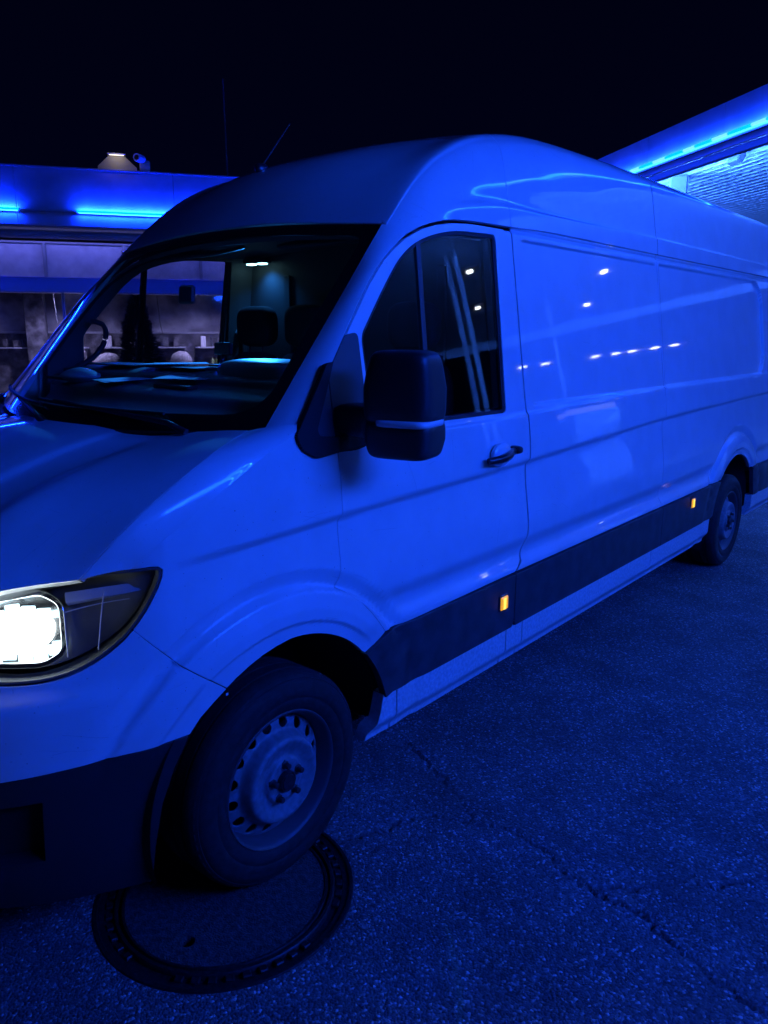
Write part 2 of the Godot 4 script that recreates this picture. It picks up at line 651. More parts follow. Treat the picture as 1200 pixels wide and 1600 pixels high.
func make_materials() -> void:
	var p := mat(0.74, 0.75, 0.76, 0.42)
	p.clearcoat_enabled = true
	p.clearcoat = 1.0
	p.clearcoat_roughness = 0.03
	p.albedo_texture = noise_tex(512, 0.012, Color(0.965, 0.965, 0.96), Color(1, 1, 1), FastNoiseLite.TYPE_SIMPLEX_SMOOTH, 6, 4)
	p.uv1_triplanar = true
	p.uv1_scale = Vector3(0.7, 0.7, 0.7)
	p.heightmap_enabled = true
	p.heightmap_texture = noise_tex(512, 0.008, Color(0, 0, 0), Color(1, 1, 1), FastNoiseLite.TYPE_SIMPLEX_SMOOTH, 2, 5)
	p.heightmap_scale = 0.018
	p.detail_enabled = true
	p.detail_blend_mode = BaseMaterial3D.BLEND_MODE_MUL
	p.detail_albedo = specks()
	p.uv2_triplanar = true
	p.uv2_scale = Vector3(0.62, 0.62, 0.62)
	M.paint = p
	var d := mat(0.74, 0.74, 0.74, 0.5)
	d.albedo_texture = noise_tex(1024, 0.03, Color(0.86, 0.85, 0.83), Color(1, 1, 1), FastNoiseLite.TYPE_SIMPLEX_SMOOTH, 6, 9, 0.42)
	d.uv1_triplanar = true
	d.uv1_scale = Vector3(1.6, 1.6, 1.6)
	d.clearcoat_enabled = true
	d.clearcoat = 0.5
	d.clearcoat_roughness = 0.2
	d.detail_enabled = true
	d.detail_blend_mode = BaseMaterial3D.BLEND_MODE_MUL
	d.detail_albedo = p.detail_albedo
	d.uv2_triplanar = true
	d.uv2_scale = Vector3(0.3, 0.3, 0.3)
	M.dirty_paint = d
	var s := mat(0.06, 0.062, 0.066, 0.5)
	s.albedo_texture = noise_tex(256, 0.03, Color(0.75, 0.75, 0.75), Color(1, 1, 1), FastNoiseLite.TYPE_SIMPLEX_SMOOTH, 5, 3)
	s.uv1_triplanar = true
	M.strip = s
	M.plastic = mat(0.022, 0.022, 0.024, 0.45)
	M.base_grey = mat(0.055, 0.055, 0.058, 0.5)
	M.plastic_fine = mat(0.018, 0.018, 0.02, 0.3)
	M.black = mat(0.008, 0.008, 0.009, 0.8)
	M.seal = mat(0.012, 0.012, 0.013, 0.6)
	M.frit = mat(0.008, 0.008, 0.009, 0.15)
	M.under = mat(0.02, 0.02, 0.02, 0.9)
	var rb := mat(0.018, 0.018, 0.019, 0.8)
	rb.albedo_texture = noise_tex(256, 0.03, Color(0.55, 0.55, 0.55), Color(1, 1, 1), FastNoiseLite.TYPE_SIMPLEX_SMOOTH, 5, 13)
	rb.uv1_triplanar = true
	rb.uv1_scale = Vector3(3, 3, 3)
	M.rubber = rb
	var st := mat(0.24, 0.24, 0.25, 0.5, 0.0)
	st.albedo_texture = noise_tex(256, 0.03, Color(0.8, 0.79, 0.77), Color(1, 1, 1), FastNoiseLite.TYPE_SIMPLEX_SMOOTH, 5, 21)
	st.uv1_triplanar = true
	st.uv1_scale = Vector3(4, 4, 4)
	M.steel = st
	M.rim_steel = mat(0.07, 0.07, 0.074, 0.5)
	M.dark_steel = mat(0.05, 0.05, 0.05, 0.5, 0.5)
	M.chrome = mat(0.85, 0.86, 0.88, 0.12, 1.0)
	var g := StandardMaterial3D.new()
	g.transparency = BaseMaterial3D.TRANSPARENCY_ALPHA
	g.albedo_color = Color(0.02, 0.03, 0.035, 0.06)
	g.roughness = 0.02
	M.glass = g
	var g2 := StandardMaterial3D.new()
	g2.transparency = BaseMaterial3D.TRANSPARENCY_ALPHA
	g2.albedo_color = Color(0.02, 0.03, 0.035, 0.25)
	g2.roughness = 0.02
	M.tint_glass = g2
	M.dash = mat(0.2, 0.205, 0.21, 0.45)
	M.dash_dark = mat(0.03, 0.03, 0.033, 0.6)
	M.trim = mat(0.09, 0.092, 0.095, 0.7)
	M.bulkhead = mat(0.045, 0.047, 0.05, 0.7)
	var fab := mat(0.014, 0.014, 0.016, 0.9)
	fab.rim_enabled = true
	fab.rim = 0.3
	M.fabric = fab
	M.paper = mat(0.6, 0.6, 0.58, 0.8)
	M.amber = glow(1.0, 0.45, 0.0, 0.8)
	M.amber_core = glow(1.0, 0.7, 0.08, 1.5)
	M.clear_plastic = mat(0.35, 0.36, 0.38, 0.15)
	M.indicator = mat(0.75, 0.76, 0.78, 0.2)
	M.neon = glow(0.0, 0.027, 1.0, 24.0)
	M.neon_front = glow(0.0, 0.0052, 1.0, 140.0)
	M.neon_pale = glow(0.01, 0.038, 1.0, 24.0)
	M.blue_cladding = mat(0.55, 0.56, 0.58, 0.4, 0.0)
	M.blue_cladding.albedo_texture = noise_tex(512, 0.006, Color(0.82, 0.82, 0.82), Color(1, 1, 1), FastNoiseLite.TYPE_SIMPLEX_SMOOTH, 5, 31)
	M.blue_cladding.uv1_triplanar = true
	M.blue_cladding.uv1_world_triplanar = true
	M.blue_cladding.uv1_scale = Vector3(0.5, 0.5, 0.5)
	M.frame_paint = mat(0.3, 0.31, 0.33, 0.45)
	M.dado = mat(0.15, 0.145, 0.15, 0.7)
	M.dado.albedo_texture = noise_tex(512, 0.012, Color(0.35, 0.34, 0.35), Color(1, 1, 1), FastNoiseLite.TYPE_SIMPLEX_SMOOTH, 6, 63)
	M.dado.uv1_triplanar = true
	M.dado.uv1_scale = Vector3(0.5, 0.5, 0.5)
	M.gap = mat(0.02, 0.02, 0.02, 0.9)

# ------------------------------------------------------------------ camera, sky, light
const CAM := Vector3(-1.448, 1.708, 2.591)

func make_camera_and_light() -> void:
	var cam := Camera3D.new()
	cam.name = "camera"
	add_child(cam)
	cam.position = CAM
	cam.rotation = Vector3(deg_to_rad(-13.12), deg_to_rad(-49.97), 0)
	cam.rotate_object_local(Vector3(0, 0, 1), deg_to_rad(0.15))
	cam.fov = rad_to_deg(2.0 * atan(800.0 / 1200.0))
	cam.near = 0.05
	cam.far = 400.0
	cam.current = true
	var env := Environment.new()
	env.background_mode = Environment.BG_SKY
	var sm := ProceduralSkyMaterial.new()
	sm.sky_top_color = lin(0.0003, 0.0005, 0.005)
	sm.sky_horizon_color = lin(0.0004, 0.0008, 0.010)
	sm.sky_curve = 0.12
	sm.ground_bottom_color = lin(0.0003, 0.0005, 0.003)
	sm.ground_horizon_color = lin(0.0004, 0.0008, 0.010)
	var sky := Sky.new()
	sky.sky_material = sm
	env.sky = sky
	env.background_energy_multiplier = 1.0
	env.tonemap_mode = Environment.TONE_MAPPER_LINEAR
	env.tonemap_exposure = 1.0
	env.sdfgi_enabled = true
	env.ssao_enabled = true
	env.ssil_enabled = true
	var we := WorldEnvironment.new()
	we.name = "environment"
	we.environment = env
	add_child(we)

const NEON_LIGHT := 8.0   # energy per metre of tube
const FACADE_LIGHT := 28.0
const UNSEEN_WING_LIGHT := 66.0
const WING := 5.6

func strip_light(parent: Node3D, a: Vector3, b: Vector3, power: float, back := 55.0, wide := 0.05) -> void:
	# the light of a straight tube from a to b, facing the parent's +z
	var l := AreaLight3D.new()
	l.name = "tube_light"
	l.area_size = Vector2(a.distance_to(b), wide)
	l.light_color = lin(0.008, 0.08, 1.0)
	l.light_energy = power * a.distance_to(b) * wide
	l.area_normalize_energy = true
	l.area_range = 60.0
	l.area_attenuation = 2.0
	l.shadow_enabled = true
	parent.add_child(l, true)
	l.position = (a + b) * 0.5
	l.rotation = Vector3(0, PI, 0)
	# and the half of it that falls back on the cladding
	var k := l.duplicate() as AreaLight3D
	parent.add_child(k, true)
	k.light_color = lin(0.004, 0.045, 1.0)
	k.light_energy = back * a.distance_to(b) * wide
	k.position = l.position - Vector3(0, 0, 0.054)
	k.rotation = Vector3.ZERO

# ------------------------------------------------------------------ ground
const MANHOLE := Vector2(-0.163, 0.868)
const CRACKS := [
	[0.9, 0.74, 0.84, 0.88, 0.78, 1.0, 0.74, 1.08, 0.70, 1.16, 0.62, 1.27, 0.66, 1.41, 0.65, 1.54, 0.585, 1.66, 0.56, 1.78, 0.58, 1.9, 0.54, 1.98, 0.47, 2.13, 0.44, 2.32],
	[0.27, 1.0, 0.36, 1.06, 0.45, 1.07, 0.53, 1.11, 0.58, 1.2, 0.62, 1.27],
	[0.58, 1.74, 0.67, 1.87, 0.78, 1.94, 0.84, 2.05, 0.98, 2.16, 1.04, 2.3]]

func make_ground() -> void:
	var a := mat(1, 1, 1, 0.8)
	var n := FastNoiseLite.new()
	n.noise_type = FastNoiseLite.TYPE_CELLULAR
	n.cellular_return_type = FastNoiseLite.RETURN_CELL_VALUE
	n.cellular_jitter = 1.0
	n.frequency = 0.1
	n.fractal_type = FastNoiseLite.FRACTAL_NONE
	n.domain_warp_enabled = true
	n.domain_warp_amplitude = 6.0
	n.domain_warp_frequency = 0.06
	n.seed = 5
	var t := NoiseTexture2D.new()
	t.width = 2048
	t.height = 2048
	t.seamless = true
	t.seamless_blend_skirt = 0.03
	t.noise = n
	var g := Gradient.new()
	g.offsets = PackedFloat32Array([0.0, 0.3, 0.6, 0.82, 0.93, 1.0])
	g.colors = PackedColorArray([lin(0.065, 0.065, 0.067), lin(0.11, 0.11, 0.11), lin(0.155, 0.155, 0.155), lin(0.2, 0.2, 0.197), lin(0.34, 0.34, 0.335), lin(0.8, 0.8, 0.78)])
	t.color_ramp = g
	a.albedo_texture = t
	var nh := n.duplicate()
	nh.cellular_return_type = FastNoiseLite.RETURN_DISTANCE
	var th := NoiseTexture2D.new()
	th.width = 2048
	th.height = 2048
	th.seamless = true
	th.seamless_blend_skirt = 0.03
	th.noise = nh
	th.invert = true
	a.heightmap_enabled = true
	a.heightmap_texture = th
	a.heightmap_scale = 0.5
	a.detail_enabled = true
	a.detail_blend_mode = BaseMaterial3D.BLEND_MODE_MUL
	a.detail_albedo = noise_tex(1024, 0.003, Color(0.8, 0.8, 0.8), Color(1, 1, 1), FastNoiseLite.TYPE_SIMPLEX_SMOOTH, 6, 17)
	a.uv1_triplanar = true
	a.uv1_world_triplanar = true
	a.uv1_scale = Vector3(0.7, 0.7, 0.7)
	a.uv2_triplanar = true
	a.uv2_world_triplanar = true
	a.uv2_scale = Vector3(0.07, 0.07, 0.07)
	M.asphalt = a
	# one sheet: a finely dented part in front of the van, with the cracks pressed into it, and the rest out to the horizon
	var b := MB.new()
	var x0 := -0.9
	var x1 := 1.9
	var z0 := 0.3
	var z1 := 2.54
	var cs := 0.008
	var nx := int(round((x1 - x0) / cs))
	var nz := int(round((z1 - z0) / cs))
	var und := FastNoiseLite.new()
	und.seed = 8
	und.frequency = 6.0
	und.fractal_octaves = 4
	var jit := FastNoiseLite.new()
	jit.seed = 77
	jit.frequency = 22.0
	var near := {}
	for c in CRACKS:
		var p := pts2(c)
		for i in p.size() - 1:
			var steps := int(p[i].distance_to(p[i + 1]) / 0.004) + 1
			for k in steps:
				var q := p[i].lerp(p[i + 1], float(k) / steps)
				q += Vector2(jit.get_noise_2d(q.x, q.y), jit.get_noise_2d(q.x + 50.0, q.y)) * 0.03
				var wide := 0.004 + 0.004 * jit.get_noise_2d(q.x * 0.4 + 9.0, q.y * 0.4)
				var strong := clampf(0.95 + 1.0 * jit.get_noise_2d(q.x * 0.12 + 31.0, q.y * 0.12), 0.55, 1.0)
				var ci := Vector2i(int((q.x - x0) / cs), int((q.y - z0) / cs))
				for dx in range(-2, 4):
					for dz in range(-2, 4):
						var cell := ci + Vector2i(dx, dz)
						var d := Vector2(x0 + cell.x * cs, z0 + cell.y * cs).distance_to(q)
						near[cell] = maxf(near.get(cell, 0.0), (1.0 - smoothstep(wide * 0.4, wide + 0.003, d)) * strong)
	var h := PackedFloat32Array()
	h.resize((nx + 1) * (nz + 1))
	for j in nz + 1:
		for i in nx + 1:
			var x := x0 + i * cs
			var z := z0 + j * cs
			var edge := minf(minf(x - x0, x1 - x), minf(z - z0, z1 - z))
			var man := absf(Vector2(x, z).distance_to(MANHOLE) - 0.40)
			h[j * (nx + 1) + i] = und.get_noise_2d(x, z) * 0.004 * smoothstep(0.0, 0.2, edge) * smoothstep(0.0, 0.12, man) - 0.013 * near.get(Vector2i(i, j), 0.0)
	var crack_shade := PackedColorArray()
	for j in nz + 1:
		for i in nx + 1:
			var k := j * (nx + 1) + i
			var hx := h[k + (1 if i < nx else 0)] - h[k - (1 if i > 0 else 0)]
			var hz := h[k + (nx + 1 if j < nz else 0)] - h[k - (nx + 1 if j > 0 else 0)]
			b.vert(Vector3(x0 + i * cs, h[k], z0 + j * cs), Vector3(-hx, 2 * cs, -hz).normalized(), Vector2(x0 + i * cs, z0 + j * cs))
			crack_shade.append(Color(1, 1, 1).lerp(Color(0.35, 0.34, 0.33), near.get(Vector2i(i, j), 0.0)))   # darker colour in the cracks stands in for their shade
	for j in nz:
		for i in nx:
			if Vector2(x0 + (i + 0.5) * cs, z0 + (j + 0.5) * cs).distance_to(MANHOLE) < 0.393:
				continue
			var k := j * (nx + 1) + i
			b.quad(k, k + 1, k + nx + 2, k + nx + 1)
	var far := 180.0
	for q in [[-far, -far, far, z0], [-far, z1, far, far], [-far, z0, x0, z1], [x1, z0, far, z1]]:
		var k := b.v.size()
		b.vert(Vector3(q[0], 0, q[1]), Vector3.UP)
		b.vert(Vector3(q[2], 0, q[1]), Vector3.UP)
		b.vert(Vector3(q[2], 0, q[3]), Vector3.UP)
		b.vert(Vector3(q[0], 0, q[3]), Vector3.UP)
		b.quad(k, k + 1, k + 2, k + 3)
	while crack_shade.size() < b.v.size():
		crack_shade.append(Color(1, 1, 1))
	a.vertex_color_use_as_albedo = true
	obj("asphalt_ground", b.done(crack_shade), M.asphalt).set_meta("kind", "structure")
	# manhole
	var mh := thing("manhole_cover", "round iron manhole cover with concrete centre under the van's front wheel", "manhole cover", Vector3(MANHOLE.x, 0, MANHOLE.y))
	mh.scale = Vector3(0.972, 1, 0.972)
	var iron := mat(0.03, 0.03, 0.032, 0.5, 0.3)
	iron.albedo_texture = noise_tex(256, 0.05, Color(0.5, 0.5, 0.5), Color(1, 1, 1), FastNoiseLite.TYPE_SIMPLEX_SMOOTH, 5, 40)
	iron.uv1_triplanar = true
	iron.uv1_scale = Vector3(4, 4, 4)
	var up := Basis(Vector3.RIGHT, -PI / 2)   # local z becomes up
	var fr := MB.new()
	fr.lathe([Vector2(0.412, -0.05), Vector2(0.412, 0.0), Vector2(0.409, 0.004), Vector2(0.398, 0.004), Vector2(0.395, -0.002), Vector2(0.376, -0.004), Vector2(0.374, -0.012), Vector2(0.352, -0.012), Vector2(0.35, -0.002), Vector2(0.346, 0.002), Vector2(0.336, 0.002), Vector2(0.334, -0.02), Vector2(0.322, -0.02), Vector2(0.322, -0.06)], 96, Vector3.ZERO, up)
	obj("frame_ring", fr.done(), iron, mh)
	var lid := MB.new()
	lid.lathe([Vector2(0.328, -0.05), Vector2(0.328, -0.004), Vector2(0.325, 0.0), Vector2(0.318, 0.0), Vector2(0.316, -0.004)], 96, Vector3.ZERO, up)
	obj("lid_rim", lid.done(), iron, mh)
	var conc := mat(0.085, 0.085, 0.085, 0.85)
	conc.albedo_texture = noise_tex(512, 0.03, Color(0.55, 0.55, 0.55), Color(1, 1, 1), FastNoiseLite.TYPE_SIMPLEX_SMOOTH, 6, 41)
	conc.heightmap_enabled = true
	conc.heightmap_texture = noise_tex(512, 0.09, Color(0, 0, 0), Color(1, 1, 1), FastNoiseLite.TYPE_SIMPLEX_SMOOTH, 5, 42)
	conc.heightmap_scale = 0.3
	conc.uv1_triplanar = true
	conc.uv1_scale = Vector3(2.5, 2.5, 2.5)
	var hole := circle(Vector2(-0.215, 0.085), 0.024, 12)
	obj("concrete_filling", patch(func(x: float, z: float) -> Vector3: return Vector3(x, -0.004, z), circle(Vector2.ZERO, 0.317, 72), [hole], Vector2(0.03, 0.03), 0.05, -1.0), conc, mh)
	obj("lifting_hole", cbox(Vector3(0.07, 0.01, 0.07), 0, Vector3(-0.215, -0.05, 0.085)), M.black, mh)
	var lug := cbox(Vector3(0.022, 0.012, 0.026), 0.003)
	for k in 48:
		var lt := TAU * k / 48.0
		if k % 12 > 8:
			continue
		var o := obj("lug", lug, iron, mh)
		o.position = Vector3(cos(lt) * 0.363, -0.005, sin(lt) * 0.363)
		o.rotation.y = -lt
	# loose grit
	var grit := MB.new()
	grit.blob(Vector3.ZERO, Vector3(0.5, 0.32, 0.4), 0.7, 0.8, Basis(), 6, 4)
	var mm := MultiMesh.new()
	mm.transform_format = MultiMesh.TRANSFORM_3D
	mm.use_colors = true
	mm.mesh = grit.done()
	mm.instance_count = 9000
	for i in 9000:
		var p := Vector2(rng.randf_range(-1.6, 4.2), rng.randf_range(0.55, 3.6))
		if p.distance_to(MANHOLE) < 0.41:
			p.x += 0.9
		var s := 0.0022 + 0.005 * pow(rng.randf(), 3.0)
		mm.set_instance_transform(i, Transform3D(Basis(Vector3(rng.randf(), rng.randf(), rng.randf() + 0.1).normalized(), rng.randf() * TAU).scaled(Vector3(s, s, s)), Vector3(p.x, 0.0005, p.y)))
		var c := 0.08 + 0.4 * pow(rng.randf(), 2.0)
		mm.set_instance_color(i, Color(c, c, c * 0.97))
	var gm := MultiMeshInstance3D.new()
	gm.name = "loose_grit"
	gm.multimesh = mm
	var gmat := mat(1, 1, 1, 0.6)
	gmat.vertex_color_use_as_albedo = true
	gm.material_override = gmat
	gm.set_meta("kind", "stuff")
	gm.set_meta("label", "pale grit lying loose on the dark asphalt")
	gm.set_meta("category", "grit")
	add_child(gm)
# ------------------------------------------------------------------ the van
func uv_list(a: Array) -> PackedVector2Array:
	# (x, z, y) triples on the nose to (u, y)
	var p := PackedVector2Array()
	for i in range(0, a.size(), 3):
		p.append(Vector2(u_of(a[i], a[i + 1]), a[i + 2]))
	return p

func U(x: float) -> float:
	if x >= 0.3:
		return x
	for i in plan_p.size() - 1:
		if plan_p[i + 1].x <= x:
			var t := (plan_p[i].x - x) / maxf(1e-6, plan_p[i].x - plan_p[i + 1].x)
			return 0.3 - 0.01 * (i + t)
	return 0.3 - 0.01 * (plan_p.size() - 1)

func smooth_loop(p: PackedVector2Array) -> PackedVector2Array:
	# four points for one, along a curve through them
	var o := PackedVector2Array()
	var k := p.size()
	for i in k:
		for j in 4:
			o.append(p[i].cubic_interpolate(p[(i + 1) % k], p[(i + k - 1) % k], p[(i + 2) % k], j / 4.0))
	return o

func xs(a: Array) -> PackedVector2Array:
	# (x, y) pairs on the side to (u, y)
	var p := PackedVector2Array()
	for i in range(0, a.size(), 2):
		p.append(Vector2(U(a[i]), a[i + 1]))
	return p

func v3(a: Array) -> Array:
	var o := []
	for i in range(0, a.size(), 3):
		o.append(Vector3(a[i], a[i + 1], a[i + 2]))
	return o

func roof_rows() -> Array:
	var rows := []
	# x, then (y, z) of the nine points from the rain channel to the middle of the roof
	var s := [
		[1.43, 2.134, 0.849, 2.205, 0.836, 2.235, 0.828, 2.34, 0.810, 2.43, 0.787, 2.475, 0.757, 2.503, 0.705, 2.515, 0.56, 2.535, 0.3, 2.542, 0.0],
		[1.8, 2.145, 0.848, 2.208, 0.837, 2.235, 0.827, 2.37, 0.806, 2.475, 0.784, 2.522, 0.757, 2.555, 0.695, 2.585, 0.56, 2.612, 0.3, 2.62, 0.0],
		[2.4, 2.145, 0.848, 2.215, 0.838, 2.24, 0.828, 2.37, 0.806, 2.487, 0.783, 2.54, 0.757, 2.575, 0.69, 2.61, 0.56, 2.642, 0.3, 2.65, 0.0],
		[3.02, 2.145, 0.848, 2.222, 0.838, 2.245, 0.828, 2.37, 0.806, 2.492, 0.783, 2.545, 0.757, 2.58, 0.69, 2.617, 0.56, 2.65, 0.3, 2.658, 0.0],
		[4.4, 2.145, 0.848, 2.222, 0.838, 2.245, 0.828, 2.37, 0.806, 2.492, 0.783, 2.545, 0.757, 2.58, 0.69, 2.617, 0.56, 2.65, 0.3, 2.658, 0.0],
		[5.55, 2.145, 0.848, 2.222, 0.838, 2.245, 0.828, 2.37, 0.806, 2.492, 0.783, 2.545, 0.757, 2.575, 0.69, 2.605, 0.56, 2.63, 0.3, 2.635, 0.0],
		[5.78, 2.145, 0.80, 2.222, 0.79, 2.245, 0.78, 2.36, 0.765, 2.46, 0.75, 2.49, 0.72, 2.51, 0.66, 2.53, 0.54, 2.545, 0.3, 2.55, 0.0]]
	# the domed front: header over the windscreen first
	rows.append(pillar_row(Vector3(0.73, 2.042, 0.86), Vector3(0.672, 2.073, 0.80)) + v3([0.662, 2.088, 0.64, 0.64, 2.112, 0.3, 0.632, 2.116, 0.0]))
	rows.append(v3([0.845, 2.084, 0.853, 0.845, 2.112, 0.846, 0.846, 2.132, 0.84, 0.848, 2.162, 0.828, 0.848, 2.19, 0.813, 0.846, 2.215, 0.793, 0.844, 2.232, 0.768, 0.82, 2.238, 0.62, 0.79, 2.265, 0.3, 0.775, 2.272, 0.0]))
	rows.append(v3([1.0, 2.117, 0.851, 1.0, 2.16, 0.843, 1.0, 2.185, 0.836, 1.0, 2.24, 0.822, 1.0, 2.29, 0.804, 1.0, 2.322, 0.782, 1.0, 2.345, 0.752, 0.99, 2.352, 0.6, 0.965, 2.385, 0.3, 0.955, 2.392, 0.0]))
	rows.append(v3([1.2, 2.129, 0.850, 1.2, 2.19, 0.839, 1.2, 2.215, 0.831, 1.2, 2.295, 0.817, 1.2, 2.37, 0.797, 1.2, 2.412, 0.772, 1.2, 2.438, 0.735, 1.195, 2.442, 0.58, 1.185, 2.47, 0.3, 1.18, 2.475, 0.0]))
	for r in s:
		var row := []
		for k in range(1, r.size(), 2):
			row.append(Vector3(r[0], r[k], r[k + 1]))
		rows.append(row)
	return rows

func pillar_row(g: Vector3, w: Vector3) -> Array:
	# seven points across the windscreen pillar from the door line to the glass
	var o := []
	for k in 7:
		var f := k / 6.0
		o.append(g.lerp(w, f) + Vector3(-0.4, 0.4, 0.82) * (0.009 * 4.0 * f * (1.0 - f)))
	return o

func screen(p: float, q: float) -> Vector3:
	# the windscreen: p across from -1 to 1, q from bottom to top
	var e := p * p
	var b := Vector3(-0.145 + 0.215 * e, 1.412 + 0.018 * e, 0.85 * p)
	var t := Vector3(0.626 + 0.046 * e, 2.112 - 0.04 * e, 0.80 * p)
	return b.lerp(t, q) + Vector3(-0.67, 0.74, 0) * (0.028 * (1.0 - 0.85 * e) * (1.0 - (2.0 * q - 1.0) * (2.0 * q - 1.0)))

func screen_at(off: float) -> Callable:
	return func(p: float, q: float) -> Vector3:
		var n := (screen(p + 0.01, q) - screen(p - 0.01, q)).cross(screen(p, q + 0.01) - screen(p, q - 0.01)).normalized()
		return screen(p, q) + n * (off if n.x < 0 else -off)

func make_van() -> void:
	van = thing("panel_van", "white high-roof panel van with one headlight lit, parked across the asphalt", "van")
	var cell := Vector2(0.02, 0.02)
	var lens := smooth_loop(uv_list([-0.362, 0.94, 1.112, -0.415, 0.932, 1.008, -0.490, 0.907, 0.925, -0.60, 0.862, 0.867, -0.73, 0.778, 0.858, -0.86, 0.62, 0.884, -0.885, 0.54, 0.93, -0.85, 0.56, 1.0, -0.77, 0.63, 1.05, -0.66, 0.725, 1.083, -0.54, 0.84, 1.106, -0.44, 0.895, 1.120]))
	var edge := xs([0.272, 1.57, 0.268, 1.33, 0.27, 1.155, 0.27, 1.0, 0.262, 0.935, 0.248, 0.912, 0.29, 0.888, 0.345, 0.842, 0.395, 0.79, 0.44, 0.735, 0.47, 0.70])
	# front wing
	var f := PackedVector2Array(edge)
	f.append_array(xs([0.44, 0.685, 0.40, 0.668, 0.365, 0.655]))
	for p in arch_poly(0.01, 0.468, deg_to_rad(43), deg_to_rad(88), 14):
		f.append(Vector2(U(p.x), p.y))
	f.append_array(xs([-0.03, 0.806, -0.08, 0.795, -0.13, 0.777, -0.175, 0.755, -0.208, 0.735]))
	f.append(Vector2(U(-0.34), 0.8425))
	for k in [6, 5, 4, 3, 2, 1, 0, 47, 46, 45, 44]:
		f.append(lens[k])
	f.append_array(xs([-0.378, 1.18, -0.22, 1.277, -0.065, 1.356, 0.044, 1.404, 0.135, 1.444]))
	both("front_wing", patch(body, grow(f, -0.0025), [], Vector2(0.008, 0.008), 0.025), M.paint)
	# top of the wing, up to the bonnet line
	var sh := [Vector2(0.135, 1.444), Vector2(0.044, 1.404), Vector2(-0.065, 1.356), Vector2(-0.22, 1.277), Vector2(-0.378, 1.18), Vector2(-0.44, 1.122)]
	var seam := v3([0.012, 1.43, 0.85, -0.09, 1.408, 0.882, -0.18, 1.377, 0.902, -0.32, 1.305, 0.908, -0.435, 1.232, 0.902, -0.545, 1.112, 0.852])
	var rows := []
	for k in 6:
		var a: Vector3 = body_off(U(sh[k].x), sh[k].y, -0.0005)
		var row := []
		for j in 6:
			var t := j / 5.0
			row.append(a.lerp(seam[k], t) + Vector3(-0.15, 0.6, 0.75).normalized() * (0.008 * 4.0 * t * (1.0 - t)))
		rows.append(row)
	var wing := Loft.new(rows)
	both("wing_top", patch(wing.at, rect(0.0, -0.16, 5.0, 4.97), [], Vector2(0.12, 0.25), 0.025, -1.0, Vector2(0.01, 0.01)), M.paint)
	# bonnet
	var cols := [
		seam,
		v3([-0.005, 1.424, 0.76, -0.11, 1.403, 0.79, -0.215, 1.369, 0.81, -0.36, 1.305, 0.81, -0.48, 1.232, 0.80, -0.615, 1.098, 0.765]),
		v3([-0.02, 1.414, 0.66, -0.13, 1.392, 0.68, -0.245, 1.36, 0.69, -0.405, 1.306, 0.69, -0.53, 1.238, 0.70, -0.70, 1.083, 0.69]),
		v3([-0.03, 1.408, 0.58, -0.15, 1.382, 0.58, -0.275, 1.354, 0.575, -0.455, 1.304, 0.58, -0.60, 1.238, 0.595, -0.755, 1.072, 0.63]),
		v3([-0.04, 1.405, 0.5, -0.17, 1.374, 0.5, -0.30, 1.343, 0.5, -0.485, 1.288, 0.5, -0.65, 1.214, 0.52, -0.81, 1.055, 0.55]),
		v3([-0.07, 1.405, 0.40, -0.2, 1.376, 0.39, -0.34, 1.341, 0.385, -0.51, 1.285, 0.385, -0.69, 1.205, 0.39, -0.86, 1.04, 0.42]),
		v3([-0.09, 1.407, 0.33, -0.22, 1.386, 0.33, -0.36, 1.352, 0.325, -0.53, 1.296, 0.32, -0.71, 1.21, 0.32, -0.885, 1.034, 0.34]),
		v3([-0.14, 1.41, 0.18, -0.27, 1.389, 0.18, -0.41, 1.354, 0.18, -0.57, 1.298, 0.18, -0.75, 1.21, 0.18, -0.92, 1.025, 0.18]),
		v3([-0.16, 1.412, 0.0, -0.29, 1.391, 0.0, -0.43, 1.356, 0.0, -0.585, 1.30, 0.0, -0.76, 1.213, 0.0, -0.935, 1.022, 0.0])]
	for k in 6:
		cols[0][k] = cols[0][k] + Vector3(0, 0, -0.003)
	var back := []
	for k in range(cols.size() - 2, 0, -1):
		var r := []
		for p in cols[k]:
			r.append(Vector3(p.x, p.y, -p.z))
		back.append(r)
	var r0 := []
	for p in cols[0]:
		r0.append(Vector3(p.x, p.y, -p.z))
	var hood := Loft.new(cols + back + [r0])
	obj("bonnet", patch(hood.at, rect(0.035, 0.0, 15.965, 5.0), [], Vector2(0.15, 0.1), 0.03, 1.0, Vector2(0.01, 0.01)), M.paint, van)
	# bumpers
	var nose := 0.3 - 0.01 * (plan_p.size() - 1)
	var b := PackedVector2Array([lens[6], Vector2(U(-0.34), 0.8415), Vector2(U(-0.208), 0.733)])
	b.append_array(xs([-0.25, 0.705, -0.29, 0.675, -0.325, 0.635]))
	b.append_array(uv_list([-0.5, 0.9, 0.632, -0.65, 0.835, 0.622, -0.75, 0.765, 0.612]))
	b.append_array(PackedVector2Array([Vector2(nose, 0.6), Vector2(nose, 0.77)]))
	b.append_array(uv_list([-0.9, 0.56, 0.80]))
	for k in range(20, 6, -1):
		b.append(lens[k] - Vector2(0, 0.002))
	both("bumper", patch(body, grow(b, -0.0025), [], cell, 0.025), M.paint)
	var lb := xs([-0.328, 0.628, -0.37, 0.55, -0.41, 0.45, -0.435, 0.33, -0.45, 0.22])
	lb.append_array(PackedVector2Array([Vector2(nose, 0.19), Vector2(nose, 0.594)]))
	lb.append_array(uv_list([-0.75, 0.765, 0.606, -0.65, 0.835, 0.616, -0.5, 0.9, 0.626]))
	var fog := uv_list([-0.68, 0.815, 0.54, -0.69, 0.81, 0.36, -0.92, 0.52, 0.34, -0.92, 0.52, 0.52])
	both("lower_bumper", patch(body_at(-0.006), lb, [fog], cell, 0.05), M.plastic)
